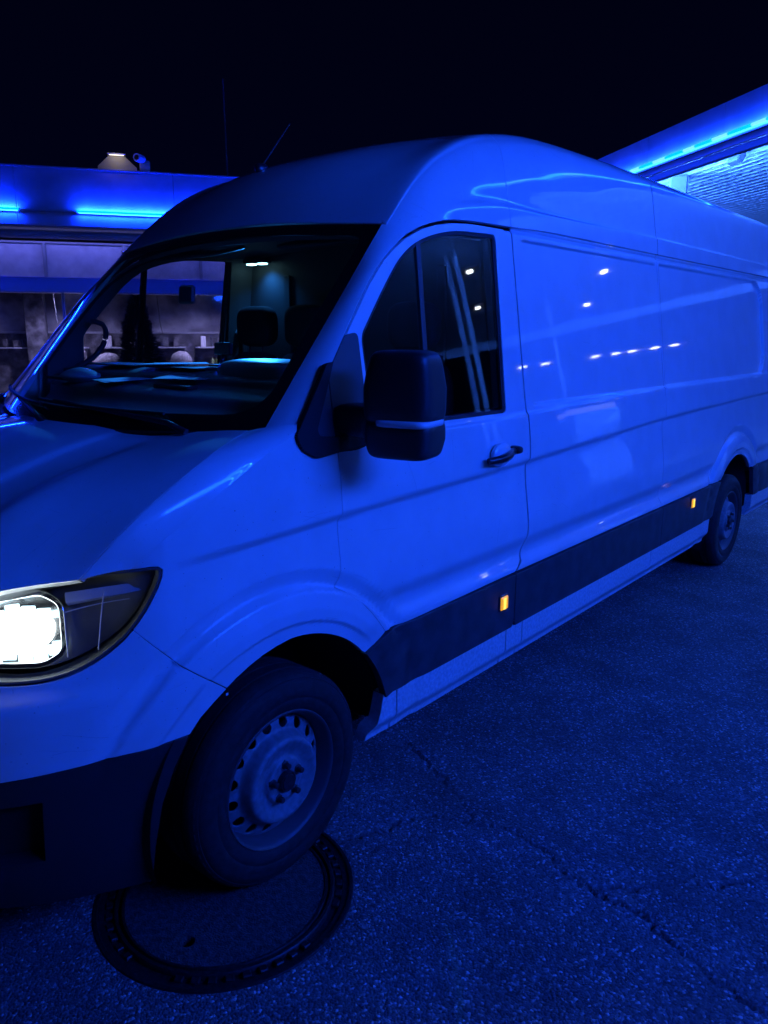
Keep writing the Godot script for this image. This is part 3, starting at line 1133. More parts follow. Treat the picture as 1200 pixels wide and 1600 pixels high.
	both("bumper_grille", patch(body_at(-0.055), grow(fog, 0.02), [], cell, 0.0), M.black)
	var gr := PackedVector2Array([Vector2(nose, 0.775), Vector2(nose, 1.005)])
	gr.append_array(uv_list([-0.86, 0.52, 1.01, -0.9, 0.52, 0.93, -0.9, 0.54, 0.81]))
	var grille := both("grille", patch(body_at(-0.03), gr, [], cell, 0.02), M.black)
	for g in 2:
		for k in 3:
			var sl := patch(body_at(-0.008), PackedVector2Array([Vector2(nose, 0.80 + k * 0.075), Vector2(nose, 0.825 + k * 0.075), Vector2(nose + 0.53, 0.825 + k * 0.075), Vector2(nose + 0.53, 0.80 + k * 0.075)]), [], cell, 0.02)
			obj("slat", sl if g == 0 else mirror(sl), M.plastic, grille[g])
	both("seam_light_stop", patch(body_at(-0.04), xs([-0.42, 0.655, -0.37, 0.655, -0.305, 0.73, -0.215, 0.81, -0.215, 1.0, -0.42, 1.0]), [], Vector2(0.03, 0.03), 0.0), M.under)  # hidden dark panel added to stop headlight showing through the seam gap
	make_headlights(lens)
	# door
	var win := rounded([Vector2(0.455, 1.395), Vector2(0.445, 1.70), Vector2(0.585, 1.86), Vector2(0.70, 1.975), Vector2(0.83, 2.04), Vector2(1.02, 2.083), Vector2(1.322, 2.094), Vector2(1.29, 1.39)], [0.02, 0.03, 0.1, 0.1, 0.12, 0.1, 0.03, 0.03], 6)
	var top := pts2([0.285, 1.585, 0.40, 1.728, 0.515, 1.862, 0.60, 1.942, 0.67, 1.99, 0.74, 2.03, 0.83, 2.067, 0.92, 2.09, 1.02, 2.106, 1.16, 2.117, 1.443, 2.120])
	var door := PackedVector2Array(edge)
	door.reverse()
	door.append_array(top)
	door.append_array(pts2([1.443, 0.88, 1.43, 0.80, 1.40, 0.745, 1.335, 0.708]))
	var dr := both("front_door", patch(body, grow(door, -0.0025), [win], Vector2(0.02, 0.011), 0.022), M.paint)
	var strip1 := PackedVector2Array(arch_poly(0.01, 0.468, deg_to_rad(41), deg_to_rad(14), 8))
	strip1.append_array(pts2([0.50, 0.468, 1.30, 0.47, 1.315, 0.49, 1.32, 0.70, 0.50, 0.70, 0.44, 0.682, 0.40, 0.665]))
	var frame := patch(body_at(-0.007), grow(win, 0.004), [grow(win, -0.014)], cell, 0.012)
	var pane := patch(body_at(-0.012), grow(win, -0.008), [], Vector2(0.08, 0.08), 0.0)
	var lining := patch(body_at(-0.055), grow(PackedVector2Array(door), -0.02), [grow(win, -0.016)], Vector2(0.05, 0.05), 0.03, -1.0)
	var bar := patch(body_at(-0.004), pts2([0.765, 1.395, 0.787, 1.395, 0.818, 2.03, 0.796, 2.022]), [], cell, 0.02)
	for k in 2:
		var d: Node = dr[k]
		obj("window_seal", frame if k == 0 else mirror(frame), M.seal, d)
		obj("window_pane", pane if k == 0 else mirror(pane), M.tint_glass, d)
		obj("window_bar", bar if k == 0 else mirror(bar), M.plastic, d)
		obj("door_lining", lining if k == 0 else mirror(lining), M.trim, d)
	# door handle: a lever over a hollow
	var hb := MB.new()
	hb.blob(Vector3(1.19, 1.235, 0.988), Vector3(0.068, 0.048, 0.02), 0.9, 0.9)
	var cup := hb.done()
	hb = MB.new()
	var hp := []
	var hr := []
	for k in 13:
		var t := k / 12.0
		hp.append(Vector3(1.075 + 0.235 * t, 1.222 + 0.018 * t, 0.992 + 0.034 * sin(PI * minf(1.0, t * 1.15 + 0.1))))
		hr.append(0.0135 + 0.004 * sin(PI * t))
	hb.tube(hp, hr, 12)
	hb.blob(Vector3(1.30, 1.242, 0.985), Vector3(0.022, 0.017, 0.035), 0.7, 0.7)
	var lever := hb.done()
	for k in 2:
		var hn := obj("door_handle", lever if k == 0 else mirror(lever), M.plastic_fine, dr[k])
		hn.set_meta("label", "black pull handle")
		obj("handle_cup", cup if k == 0 else mirror(cup), M.paint, dr[k])
	# load-space sides
	var p1 := pts2([1.452, 2.14, 1.452, 0.88, 1.438, 0.80, 1.408, 0.74, 1.345, 0.708, 3.017, 0.708, 3.017, 2.14])
	both("side_panel", patch(body, grow(p1, -0.002), [], Vector2(0.05, 0.01), 0.025), M.paint)
	var p2 := pts2([3.023, 2.14, 3.023, 0.708])
	for p in arch_poly(RX, 0.503, deg_to_rad(134), deg_to_rad(46), 22):
		p2.append(p)
	p2.append_array(pts2([5.80, 0.708, 5.80, 2.14]))
	p2.insert(2, Vector2(4.06, 0.708))
	both("side_panel", patch(body, grow(p2, -0.002), [], Vector2(0.013, 0.012), 0.025), M.paint)
	both("rear_corner", patch(body, rect(5.803, 0.5, 5.88, 2.14), [], Vector2(0.012, 0.2), 0.02), M.paint)
	obj("rear_doors", cbox(Vector3(0.02, 1.7, 1.86), 0.005, Vector3(5.83, 1.33, 0)), M.paint, van)
	# rub strips with their side marker lamps
	var strip2 := pts2([1.328, 0.49, 1.335, 0.47, 3.014, 0.47, 3.014, 0.70, 1.328, 0.70])
	var strip3 := pts2([3.022, 0.47, 3.93, 0.47])
	for p in arch_poly(RX, 0.515, deg_to_rad(165), deg_to_rad(137), 6):
		strip3.append(p)
	strip3.append_array(pts2([4.05, 0.70, 3.022, 0.70]))
	var strip4 := pts2([4.99, 0.47, 5.80, 0.47, 5.80, 0.70, 4.90, 0.70])
	for sp in [strip1, strip2, strip3, strip4]:
		both("rub_strip", patch(body_at(0.013), sp, [], Vector2(0.04, 0.03), 0.03), M.strip)
	for c in [Vector2(1.219, 0.604), Vector2(3.522, 0.648)]:
		for sd in [1.0, -1.0]:
			var at := Vector3(c.x, c.y, (body(c.x, c.y).z + 0.014) * sd)
			var ml := obj("marker_lamp", cbox(Vector3(0.066, 0.07, 0.012), 0.004), M.plastic, van)
			ml.position = at
			obj("amber_lens", cbox(Vector3(0.054, 0.058, 0.014), 0.004, Vector3(0, 0, 0.005 * sd)), M.amber, ml)
			obj("bulb_glow", cbox(Vector3(0.018, 0.05, 0.002), 0.0, Vector3(-0.004, 0, 0.0135 * sd)), M.amber_core, ml)
	# sills
	for sp in [[0.475, 0.524], [0.534, 1.268], [1.279, 1.405], [1.416, 2.895], [2.906, 3.95], [4.98, 5.80]]:
		var q := rect(sp[0], 0.30, sp[1], 0.466)
		if sp[0] < 0.5:
			q = pts2([0.40, 0.30, 0.445, 0.40, 0.462, 0.466, 0.524, 0.466, 0.524, 0.30])
		both("sill", patch(body_at(0.004), q, [], Vector2(0.04, 0.012), 0.05), M.dirty_paint)
	# roof and windscreen pillars
	var rr := roof_rows()
	var nr := rr.size() - 1
	var full := []
	for r in rr:
		var row: Array = r.duplicate()
		for k in range(r.size() - 2, -1, -1):
			row.append(Vector3(r[k].x, r[k].y, -r[k].z))
		full.append(row)
	var roof := Loft.new(full)
	for q in [[0.0, 3.988], [4.012, 6.993], [7.007, float(nr)]]:
		var ex := Vector2(0.05, 0.12) if q[0] == 0.0 else Vector2(0.1, 0.12)
		obj("roof_panel", patch(roof.at, rect(q[0], 0.0, q[1], 18.0), [], ex, 0.02, 1.0, Vector2(0.004, 0.01)), M.paint, van)
	var pr := []
	for q in [[0.14, 1.446, 0.947, 0.07, 1.43, 0.852], [0.278, 1.608, 0.922, 0.202, 1.571, 0.840], [0.397, 1.752, 0.90, 0.334, 1.712, 0.829], [0.517, 1.888, 0.88, 0.478, 1.866, 0.817], [0.62, 1.971, 0.868, 0.574, 1.97, 0.809], [0.73, 2.042, 0.86, 0.672, 2.073, 0.80]]:
		pr.append(pillar_row(Vector3(q[0], q[1], q[2]), Vector3(q[3], q[4], q[5])))
	var pil := Loft.new(pr)
	both("windscreen_pillar", patch(pil.at, rect(0.0, 0.0, 5.0, 6.0), [], Vector2(0.1, 0.4), 0.03, 1.0, Vector2(0.01, 0.01)), M.paint)
	var pil_in := Loft.new(pr, -1.0, 0.03)
	both("pillar_trim", patch(pil_in.at, rect(0.0, 0.2, 5.0, 5.8), [], Vector2(0.2, 0.6), 0.0, -1.0, Vector2(0.01, 0.01)), M.trim)
	# dark seal between door and pillar
	var sp := []
	for q in pts2([0.275, 1.585, 0.39, 1.735, 0.512, 1.872, 0.60, 1.955, 0.67, 2.003, 0.74, 2.044, 0.83, 2.08, 0.92, 2.103, 1.02, 2.119, 1.16, 2.130, 1.44, 2.134]):
		sp.append(body_off(q.x, q.y, -0.026))
	var sb := MB.new()
	sb.tube(sp, 0.009, 8)
	both("door_seal", sb.done(), M.seal)
	# windscreen
	obj("windscreen", patch(screen_at(0.0), rect(-0.995, 0.0, 0.995, 0.995), [], Vector2(0.1, 0.1), 0.0, 1.0, Vector2(0.01, 0.01)), M.glass, van)
	var inner := rounded([Vector2(-0.955, 0.06), Vector2(-0.94, 0.935), Vector2(0.94, 0.935), Vector2(0.955, 0.06)], [0.14, 0.06, 0.06, 0.14], 6)
	obj("windscreen_border", patch(screen_at(-0.005), rect(-0.998, -0.03, 0.998, 0.998), [inner], Vector2(0.08, 0.05), 0.004, 1.0, Vector2(0.01, 0.01)), M.frit, van)
	# scuttle under the glass
	var cw := []
	for k in 15:
		var p := -1.0 + k / 7.0
		var s0 := screen(p, -0.02)
		var hz := absf(p) * 0.74
		var hx := table([0.0, 0.2, 0.36, 0.5, 0.64, 0.74], [-0.17, -0.15, -0.10, -0.03, 0.05, 0.10], hz)
		cw.append([Vector3(hx - 0.01, 1.385, 0.75 * p), (Vector3(hx, 1.385, 0.75 * p) + s0) * 0.5 - Vector3(0, 0.012, 0), s0, s0 + Vector3(0.08, 0.02, 0)])
	var cwl := Loft.new(cw)
	obj("scuttle", patch(cwl.at, rect(0.0, 0.0, 14.0, 3.0), [], Vector2(0.5, 0.25), 0.0, 1.0, Vector2(0.02, 0.02)), M.black, van)
	for wz in [[0.62, -0.05], [-0.02, -0.68]]:
		var a0 := screen(wz[0] / 0.83, 0.0) + Vector3(-0.03, -0.01, 0)
		var a1 := screen(wz[1] / 0.83, 0.065) + Vector3(-0.012, 0.012, 0)
		var wm := MB.new()
		wm.tube([a0, a0.lerp(a1, 0.1) + Vector3(-0.012, 0.02, 0), a1], [0.012, 0.009, 0.006], 8)
		var bl := MB.new()
		var path := []
		for k in 7:
			path.append(screen(lerpf(wz[0] - 0.12, wz[1] - 0.14, k / 6.0) / 0.83, 0.045 + 0.02 * k / 6.0) + Vector3(-0.008, 0.009, 0))
		bl.tube(path, 0.006, 6)
		var wn := obj("wiper", wm.done(), M.plastic, van)
		obj("wiper_blade", bl.done(), M.seal, wn)
	# roof aerial
	var am := MB.new()
	am.blob(Vector3(0.985, 2.408, -0.16), Vector3(0.035, 0.026, 0.022), 0.9, 0.9)
	var an := obj("aerial", am.done(), M.plastic_fine, van)
	am = MB.new()
	am.tube([Vector3(0.985, 2.42, -0.16), Vector3(1.16, 2.625, -0.16)], [0.0045, 0.003], 8)
	obj("aerial_rod", am.done(), M.plastic, an)
	make_mirrors()
	make_wheels()
	make_underbody()
	make_cab()

func make_headlights(lens: PackedVector2Array) -> void:
	var lm := StandardMaterial3D.new()
	lm.transparency = BaseMaterial3D.TRANSPARENCY_ALPHA
	lm.albedo_color = Color(0.05, 0.055, 0.06, 0.05)
	lm.roughness = 0.02
	M.led = glow(0.85, 0.97, 1.0, 9.0)
	M.led_soft = glow(0.6, 0.88, 1.0, 2.4)
	var housing := mat(0.07, 0.073, 0.077, 0.35)
	var cover := patch(body_at(-0.001), grow(lens, -0.005), [], Vector2(0.03, 0.02), 0.0)
	var rim := patch(body_at(-0.002), grow(lens, -0.003), [grow(lens, -0.007)], Vector2(0.02, 0.02), 0.095)
	var bucket := patch(func(u: float, y: float) -> Vector3:
		return body_off(u, y, -0.035 - 0.055 * smoothstep(-0.36, -0.62, u)), grow(lens, -0.004), [], Vector2(0.03, 0.02), 0.0)
	var u0 := u_of(-0.60, 0.83)
	var u1 := u_of(-0.87, 0.60)
	# lamp chamber: bright frame, two reflector bowls with lit segments
	var cham := rounded([Vector2(u0, 0.915), Vector2(u0, 1.03), Vector2(u0 - 0.05, 1.055), Vector2(u1, 1.02), Vector2(u1, 0.905), Vector2(u0 - 0.05, 0.89)], [0.02, 0.02, 0.02, 0.02, 0.02, 0.02], 4)
	var frame := patch(body_at(-0.04), grow(cham, 0.010), [cham], Vector2(0.02, 0.02), 0.04)
	var back := patch(body_at(-0.085), cham, [], Vector2(0.03, 0.03), 0.0)
	var step := patch(func(u: float, y: float) -> Vector3:
		return body_off(u, y, -0.02 - 0.04 * absf(y - 1.0) / 0.1), PackedVector2Array([Vector2(u_of(-0.39, 0.93), 1.075), Vector2(u0 + 0.02, 1.055), Vector2(u0 + 0.02, 1.035), Vector2(u_of(-0.405, 0.93), 1.055)]), [], Vector2(0.02, 0.01), 0.02)
	var tr := []
	var tu := u_of(-0.50, 0.895)
	for q in [[Vector2(tu, 1.06), Vector2(tu - 0.03, 0.915)], [Vector2(u0 + 0.015, 1.015), Vector2(u_of(-0.44, 0.915), 1.04)], [Vector2(u0 + 0.012, 0.905), Vector2(u0 + 0.012, 1.02)]]:
		var tm := MB.new()
		var path := []
		for j in 9:
			var c: Vector2 = q[0].lerp(q[1], j / 8.0)
			path.append(body_off(c.x, c.y, -0.022 - 0.01 * sin(PI * j / 8.0)))
		tm.tube(path, 0.0015, 6)
		tr.append(tm.done())
	for sd in 2:
		var h := obj("headlight", bucket if sd == 0 else mirror(bucket), housing, van)
		h.set_meta("label", "lit headlight in a dark clear-fronted housing")
		obj("headlight_lens", cover if sd == 0 else mirror(cover), lm, h)
		obj("headlight_rim", rim if sd == 0 else mirror(rim), housing, h)
		obj("lamp_frame", frame if sd == 0 else mirror(frame), M.chrome, h)
		obj("reflector", back if sd == 0 else mirror(back), M.chrome, h)
		obj("daytime_light_bar", step if sd == 0 else mirror(step), M.clear_plastic, h)
		for q3 in tr:
			obj("lamp_trim", q3 if sd == 0 else mirror(q3), M.clear_plastic, h)
		for k in 2:
			var uc := lerpf(u0, u1, 0.27 + 0.42 * k)
			var seg := MB.new()
			var q := body_off(uc, 0.965, -0.034)
			var ax := (body_off(uc, 0.965, 0.0) - q).normalized()
			var bs := Basis.looking_at(-ax, Vector3.UP)
			seg.blob(q, Vector3(0.06, 0.05, 0.02), 0.8, 0.8, bs, 20, 12)
			seg.blob(q + bs * Vector3(0.012, 0.032, 0.0), Vector3(0.026, 0.042, 0.018), 0.8, 0.8, bs, 14, 8)
			var s1 := seg.done()
			obj("led_lamp", s1 if sd == 0 else mirror(s1), M.led, h)
			for j in 9:
				var e := MB.new()
				var off := Vector3(-0.072 + 0.018 * j, [-0.062, 0.052, -0.05, 0.066, -0.068, 0.058, -0.06, 0.05, -0.05][j], -0.006)
				e.box(q + bs * off, Vector3(0.034, 0.03, 0.008), 0.002, bs * Basis(Vector3.UP, 0.25 * sin(j * 2.3)) * Basis(Vector3.RIGHT, 0.3 * cos(j * 1.7)))
				var s2 := e.done()
				obj("led_facet", s2 if sd == 0 else mirror(s2), M.led_soft, h)
			var om := OmniLight3D.new()
			om.name = "lens_glow"
			om.light_color = Color(0.85, 0.95, 1.0)
			om.light_energy = 0.008
			om.omni_range = 6.0
			om.omni_attenuation = 2.0
			om.light_size = 0.012
			om.shadow_enabled = true
			var op := q + ax * 0.004
			if sd == 1:
				op.z = -op.z
			h.add_child(om, true)
			om.position = op
			if k == 0 or true:
				var sl := SpotLight3D.new()
				sl.name = "headlamp_beam"
				sl.light_color = Color(0.86, 0.95, 1.0)
				sl.light_energy = 1.6
				sl.spot_angle = 48.0
				sl.spot_angle_attenuation = 1.0
				sl.spot_range = 40.0
				sl.spot_attenuation = 2.0
				sl.light_size = 0.03
				sl.shadow_enabled = true
				var pos := q + ax * 0.035
				if sd == 1:
					pos.z = -pos.z
				sl.position = pos
				h.add_child(sl, true)
				sl.rotation = Vector3(deg_to_rad(-8), PI / 2, 0)

func make_mirrors() -> void:
	var c := Vector3(0.345, 1.50, 1.165)
	var bs := Basis(Vector3.UP, deg_to_rad(12))
	for sd in 1:
		var m := MB.new()
		m.blob(c + Vector3(0, 0.052, 0), Vector3(0.085, 0.108, 0.112), 0.3, 0.42, bs, 44, 36, Vector3(0.0, 0.16, 0.0))
		var head := m.done()
		m = MB.new()
		m.blob(c + Vector3(0.001, -0.1, 0.0), Vector3(0.084, 0.058, 0.111), 0.3, 0.42, bs, 44, 30, Vector3(0.12, 0.0, 0))
		m.blob(c + Vector3(0.004, -0.05, 0.0), Vector3(0.079, 0.03, 0.106), 0.2, 0.42, bs, 44, 12)
		var foot := m.done()
		m = MB.new()
		m.blob(c + Vector3(-0.006, -0.049, 0.024), Vector3(0.082, 0.0115, 0.088), 0.3, 0.42, bs, 40, 12)
		var ind := m.done()
		m = MB.new()
		m.blob(Vector3(0.315, 1.448, 1.02), Vector3(0.055, 0.05, 0.085), 0.5, 0.4)
		var arm := m.done()
		m = MB.new()
		m.box(c + bs * Vector3(0.078, 0.06, 0), Vector3(0.02, 0.17, 0.17), 0.006, bs)
		m.box(c + bs * Vector3(0.078, -0.1, 0), Vector3(0.02, 0.08, 0.17), 0.006, bs)
		var gl := m.done()
		var sail := patch(body_at(0.006), rounded([Vector2(0.266, 1.40), Vector2(0.41, 1.385), Vector2(0.43, 1.40), Vector2(0.425, 1.71), Vector2(0.365, 1.70), Vector2(0.28, 1.605), Vector2(0.266, 1.585)], [0.01, 0.01, 0.01, 0.02, 0.02, 0.02, 0.01], 4), [], Vector2(0.02, 0.02), 0.02)
		var corner := patch(body_at(0.006), rounded([Vector2(0.165, 1.405), Vector2(0.259, 1.40), Vector2(0.259, 1.58)], [0.02, 0.004, 0.004], 4), [], Vector2(0.02, 0.02), 0.02)
		var band := patch(body_at(0.014), rounded([Vector2(U(0.095), 1.415), Vector2(U(0.108), 1.375), Vector2(U(0.165), 1.343), Vector2(0.40, 1.362), Vector2(0.43, 1.372), Vector2(0.43, 1.398), Vector2(0.26, 1.395), Vector2(U(0.185), 1.405), Vector2(U(0.178), 1.425), Vector2(U(0.235), 1.53), Vector2(U(0.283), 1.62), Vector2(U(0.255), 1.615)], [0.01, 0.02, 0.02, 0.01, 0.005, 0.01, 0.01, 0.01, 0.01, 0.01, 0, 0.01], 4), [], Vector2(0.02, 0.02), 0.02)
		if sd == 1:
			head = mirror(head); foot = mirror(foot); ind = mirror(ind); arm = mirror(arm); gl = mirror(gl); sail = mirror(sail); corner = mirror(corner); band = mirror(band)
		var o := obj("door_mirror", head, M.plastic, van)
		obj("mirror_foot", foot, M.plastic, o)
		obj("indicator_strip", ind, M.indicator, o)
		obj("mirror_arm", arm, M.plastic, o)
		obj("mirror_glass", gl, M.chrome, o)
		obj("mirror_base", sail, M.base_grey, o)
		obj("base_corner", corner, M.base_grey, o)
		obj("base_trim", band, M.black, o)

func make_wheels() -> void:
	# tyre profile: (radius, distance outwards)
	var tyre := [Vector2(0.208, -0.10), Vector2(0.222, -0.112), Vector2(0.25, -0.118), Vector2(0.285, -0.12), Vector2(0.318, -0.112), Vector2(0.335, -0.098)]
	for g in [[-0.06, -0.05], [-0.012, -0.002], [0.002, 0.012], [0.05, 0.06]]:
		tyre.append_array([Vector2(0.3445, g[0] - 0.012), Vector2(0.3455, g[0]), Vector2(0.337, g[0] + 0.001), Vector2(0.337, g[1] - 0.001), Vector2(0.3455, g[1])])
	tyre.append_array([Vector2(0.344, 0.082), Vector2(0.335, 0.098), Vector2(0.326, 0.106), Vector2(0.3235, 0.1055), Vector2(0.318, 0.1125), Vector2(0.300, 0.1185), Vector2(0.285, 0.12), Vector2(0.268, 0.1195), Vector2(0.266, 0.1175), Vector2(0.262, 0.1175), Vector2(0.260, 0.1185), Vector2(0.245, 0.1165), Vector2(0.229, 0.110), Vector2(0.222, 0.104)])
	var tm := MB.new()
	tm.lathe(tyre, 72)
	for k in 60:   # shoulder blocks
		var t := TAU * (k + 0.5) / 60.0
		tm.box(Vector3(cos(t) * 0.3285, sin(t) * 0.3285, 0.090), Vector3(0.016, 0.024, 0.02), 0.003, Basis(Vector3(0, 0, 1), t))
	var tyre_mesh := tm.done()
	var rm := MB.new()
	rm.lathe([Vector2(0.205, -0.09), Vector2(0.205, 0.02), Vector2(0.209, 0.07), Vector2(0.214, 0.092), Vector2(0.2235, 0.100), Vector2(0.2245, 0.106), Vector2(0.221, 0.110), Vector2(0.216, 0.108), Vector2(0.211, 0.098), Vector2(0.2, 0.07), Vector2(0.1975, 0.055), Vector2(0.195, 0.03)], 72)
	var rim_mesh := rm.done()
	var zf := func(r: float) -> float:
		return hermite_table([0.0, 0.03, 0.068, 0.078, 0.1, 0.118, 0.13, 0.139, 0.147, 0.153, 0.175, 0.199], [0.114, 0.114, 0.116, 0.104, 0.109, 0.117, 0.118, 0.110, 0.085, 0.074, 0.067, 0.052], r)
	var holes := []
	for k in 16:
		var t := TAU * (k + 0.5) / 16.0
		holes.append(circle(Vector2(cos(t), sin(t)) * 0.1745, 0.0195, 14))
	var disc := patch(func(x: float, y: float) -> Vector3: return Vector3(x, y, zf.call(Vector2(x, y).length())), circle(Vector2.ZERO, 0.199, 72), holes, Vector2(0.006, 0.006), 0.006, 1.0, Vector2(0.002, 0.002))
	var cm := MB.new()
	cm.lathe([Vector2(0.034, 0.10), Vector2(0.034, 0.126), Vector2(0.030, 0.131), Vector2(0.026, 0.130), Vector2(0.024, 0.133), Vector2(0.0, 0.135)], 32)
	var cap := cm.done()
	cm = MB.new()
	cm.lathe([Vector2(0.015, 0.10), Vector2(0.0145, 0.119), Vector2(0.011, 0.121), Vector2(0.0105, 0.136), Vector2(0.008, 0.139), Vector2(0.0, 0.139)], 6)
	var nut := cm.done()
	cm = MB.new()
	cm.lathe([Vector2(0.0, 0.0), Vector2(0.16, 0.0), Vector2(0.165, -0.005), Vector2(0.165, -0.08)], 32)
	var drum := cm.done()
	for wx in [0.0, RX]:
		for sd in [1.0, -1.0]:
			var w := Node3D.new()
			w.name = "wheel"
			van.add_child(w, true)
			w.position = Vector3(wx, WY, 0.86 * sd)
			if sd < 0:
				w.rotation.y = PI
			w.rotate_object_local(Vector3(0, 0, 1), 0.35 if wx == 0.0 else 1.1)
			obj("tyre", tyre_mesh, M.rubber, w)
			obj("rim", rim_mesh, M.rim_steel, w)
			obj("wheel_disc", disc, M.steel, w)
			obj("brake_drum", drum, M.under, w)
			obj("hub_cap", cap, M.plastic_fine, w)
			for k in 5:
				var nn := obj("wheel_nut", nut, M.dark_steel, w)
				var nt := TAU * k / 5.0
				nn.position = Vector3(cos(nt), sin(nt), 0) * 0.056

func make_underbody() -> void:
	for wx in [0.01, RX]:
		var r := 0.475 if wx < 1.0 else 0.51
		var m := MB.new()
		m.lathe([Vector2(r, 0.945), Vector2(r, 0.56), Vector2(0.0, 0.56)], 40, Vector3(wx, WY, 0), Basis(), -0.02, PI + 0.25)
		both("wheel_arch_liner", m.done(), M.under)
	obj("underbody", cbox(Vector3(6.2, 0.2, 1.06), 0.0, Vector3(2.45, 0.42, 0)), M.under, van)
	obj("floor_pan", cbox(Vector3(3.35, 0.16, 1.80), 0.0, Vector3(2.23, 0.44, 0)), M.under, van)
	obj("rear_floor", cbox(Vector3(0.78, 0.16, 1.80), 0.0, Vector3(5.42, 0.44, 0)), M.under, van)
	obj("bumper_floor", cbox(Vector3(0.5, 0.02, 1.3), 0.0, Vector3(-0.68, 0.3, 0)), M.under, van)
	obj("engine_block", cbox(Vector3(1.0, 0.6, 1.06), 0.0, Vector3(-0.35, 0.65, 0)), M.under, van)

func make_cab() -> void:
	# dashboard: a section swept across the cab
	var prof := pts2([-0.02, 1.40, 0.06, 1.425, 0.13, 1.455, 0.15, 1.495, 0.2, 1.51, 0.29, 1.518, 0.305, 1.55, 0.40, 1.568, 0.48, 1.57, 0.54, 1.54, 0.55, 1.44, 0.50, 1.20, 0.45, 0.95])
	var rows := []
	for k in 13:
		var z := lerpf(-0.83, 0.83, k / 12.0)
		var row := []
		for p in prof:
			row.append(Vector3(p.x + 0.17 * (z / 0.83) * (z / 0.83) * clampf((0.45 - p.x) / 0.4, 0.0, 1.0), p.y - 0.012 * (z / 0.83) * (z / 0.83), z))
		rows.append(row)
	var dl := Loft.new(rows)
	var db := obj("dashboard", patch(dl.at, rect(0, 0, 12, 12), [], Vector2(0.5, 0.2), 0.0, 1.0, Vector2(0.01, 0.01)), M.dash, van)
	var m := MB.new()
	m.blob(Vector3(0.46, 1.565, 0.43), Vector3(0.12, 0.05, 0.2), 0.6, 0.6)
	obj("instrument_hood", m.done(), M.dash, db)
	for z in [-0.62, -0.2, 0.2]:
		obj("air_vent", cbox(Vector3(0.05, 0.012, 0.2), 0.003, Vector3(0.22, 1.517, z), Basis(Vector3.UP, 0.15 * z)), M.dash_dark, db)
	for z in [-0.45, 0.0]:
		obj("storage_tray", cbox(Vector3(0.16, 0.006, 0.34), 0.002, Vector3(0.42, 1.574, z)), M.dash_dark, db)
	# steering wheel
	m = MB.new()
	var sc := Vector3(0.70, 1.44, 0.43)
	var sb := Basis(Vector3(0, 0, 1), deg_to_rad(-60)) * Basis(Vector3.RIGHT, PI / 2)
	var ring := []
	for k in 41:
		ring.append(sc + Basis(Vector3(0, 0, 1), deg_to_rad(-55)) * Vector3(0.0, cos(TAU * k / 40.0), sin(TAU * k / 40.0)) * 0.0 + Basis(Vector3(0, 0, 1), deg_to_rad(30)) * Vector3(cos(TAU * k / 40.0) * 0.2, 0, sin(TAU * k / 40.0) * 0.2))
	m.tube(ring, 0.015, 10, false)
	var sw := obj("steering_wheel", m.done(), M.dash_dark, van)
	m = MB.new()
	var tilt := Basis(Vector3(0, 0, 1), deg_to_rad(30))
	m.blob(sc, Vector3(0.07, 0.03, 0.08), 0.7, 0.7, tilt)
	for a in [0.0, PI / 2, PI * 1.5]:
		m.tube([sc, sc + tilt * Vector3(cos(a) * 0.19, 0, sin(a) * 0.19)], 0.014, 8)
	obj("wheel_spokes", m.done(), M.dash_dark, sw)
	# seats
	for z in [0.43, -0.25, -0.62]:
		m = MB.new()
		m.blob(Vector3(1.0, 0.93, z), Vector3(0.27, 0.09, 0.24 if z > 0 else 0.2), 0.5, 0.5)
		var s := obj("seat", m.done(), M.fabric, van)
		m = MB.new()
		m.blob(Vector3(1.27, 1.27, z), Vector3(0.075, 0.34, 0.23 if z > 0 else 0.185), 0.5, 0.5, Basis(Vector3(0, 0, 1), deg_to_rad(-8)))
		obj("backrest", m.done(), M.fabric, s)
		m = MB.new()
		m.blob(Vector3(1.325, 1.74, z), Vector3(0.055, 0.105, 0.135), 0.6, 0.6)
		obj("headrest", m.done(), M.fabric, s)
		m = MB.new()
		for dz in [-0.05, 0.05]:
			m.tube([Vector3(1.31, 1.58, z + dz), Vector3(1.325, 1.70, z + dz)], 0.006, 8)
		obj("headrest_posts", m.done(), M.chrome, s)
	# partition behind the seats, with a ribbed face
	var bh := obj("bulkhead", cbox(Vector3(0.02, 1.75, 1.66), 0.0, Vector3(1.455, 1.28, 0)), M.bulkhead, van)
	for z in [-0.5, 0.0, 0.5]:
		obj("bulkhead_rib", cbox(Vector3(0.016, 1.4, 0.05), 0.005, Vector3(1.438, 1.3, z)), M.bulkhead, bh)
	for sd in [-1.0, 1.0]:
		var bp := patch(body_at(-0.07), rect(1.30, 0.9, 1.45, 2.10), [], Vector2(0.04, 0.06), 0.0, -1.0)
		if sd < 0:
			bp = mirror(bp)
		obj("door_pillar_trim", bp, M.trim, van)
	# headliner and visors
	rows = []
	for k in 9:
		var z := -0.78 + 0.195 * k
		var e := (z / 0.78) * (z / 0.78)
		rows.append([Vector3(0.66 + 0.08 * e, 2.075 - 0.03 * e, z), Vector3(0.8, 2.11 - 0.03 * e, z), Vector3(1.1, 2.125 - 0.035 * e, z), Vector3(1.45, 2.125 - 0.035 * e, z)])
	var hl := Loft.new(rows)
	obj("headliner", patch(hl.at, rect(0, 0, 8, 3), [], Vector2(0.5, 0.25), 0.02, 1.0, Vector2(0.01, 0.01)), M.trim, van)
	for z in [-0.42, 0.42]:
		m = MB.new()
		m.blob(Vector3(0.82, 2.06, z), Vector3(0.11, 0.012, 0.24), 0.4, 0.4, Basis(Vector3(0, 0, 1), deg_to_rad(14)))
		obj("sun_visor", m.done(), M.dash_dark, van)
	# roof lamp, lit
	var lp := Vector3(1.375, 2.075, -0.66)
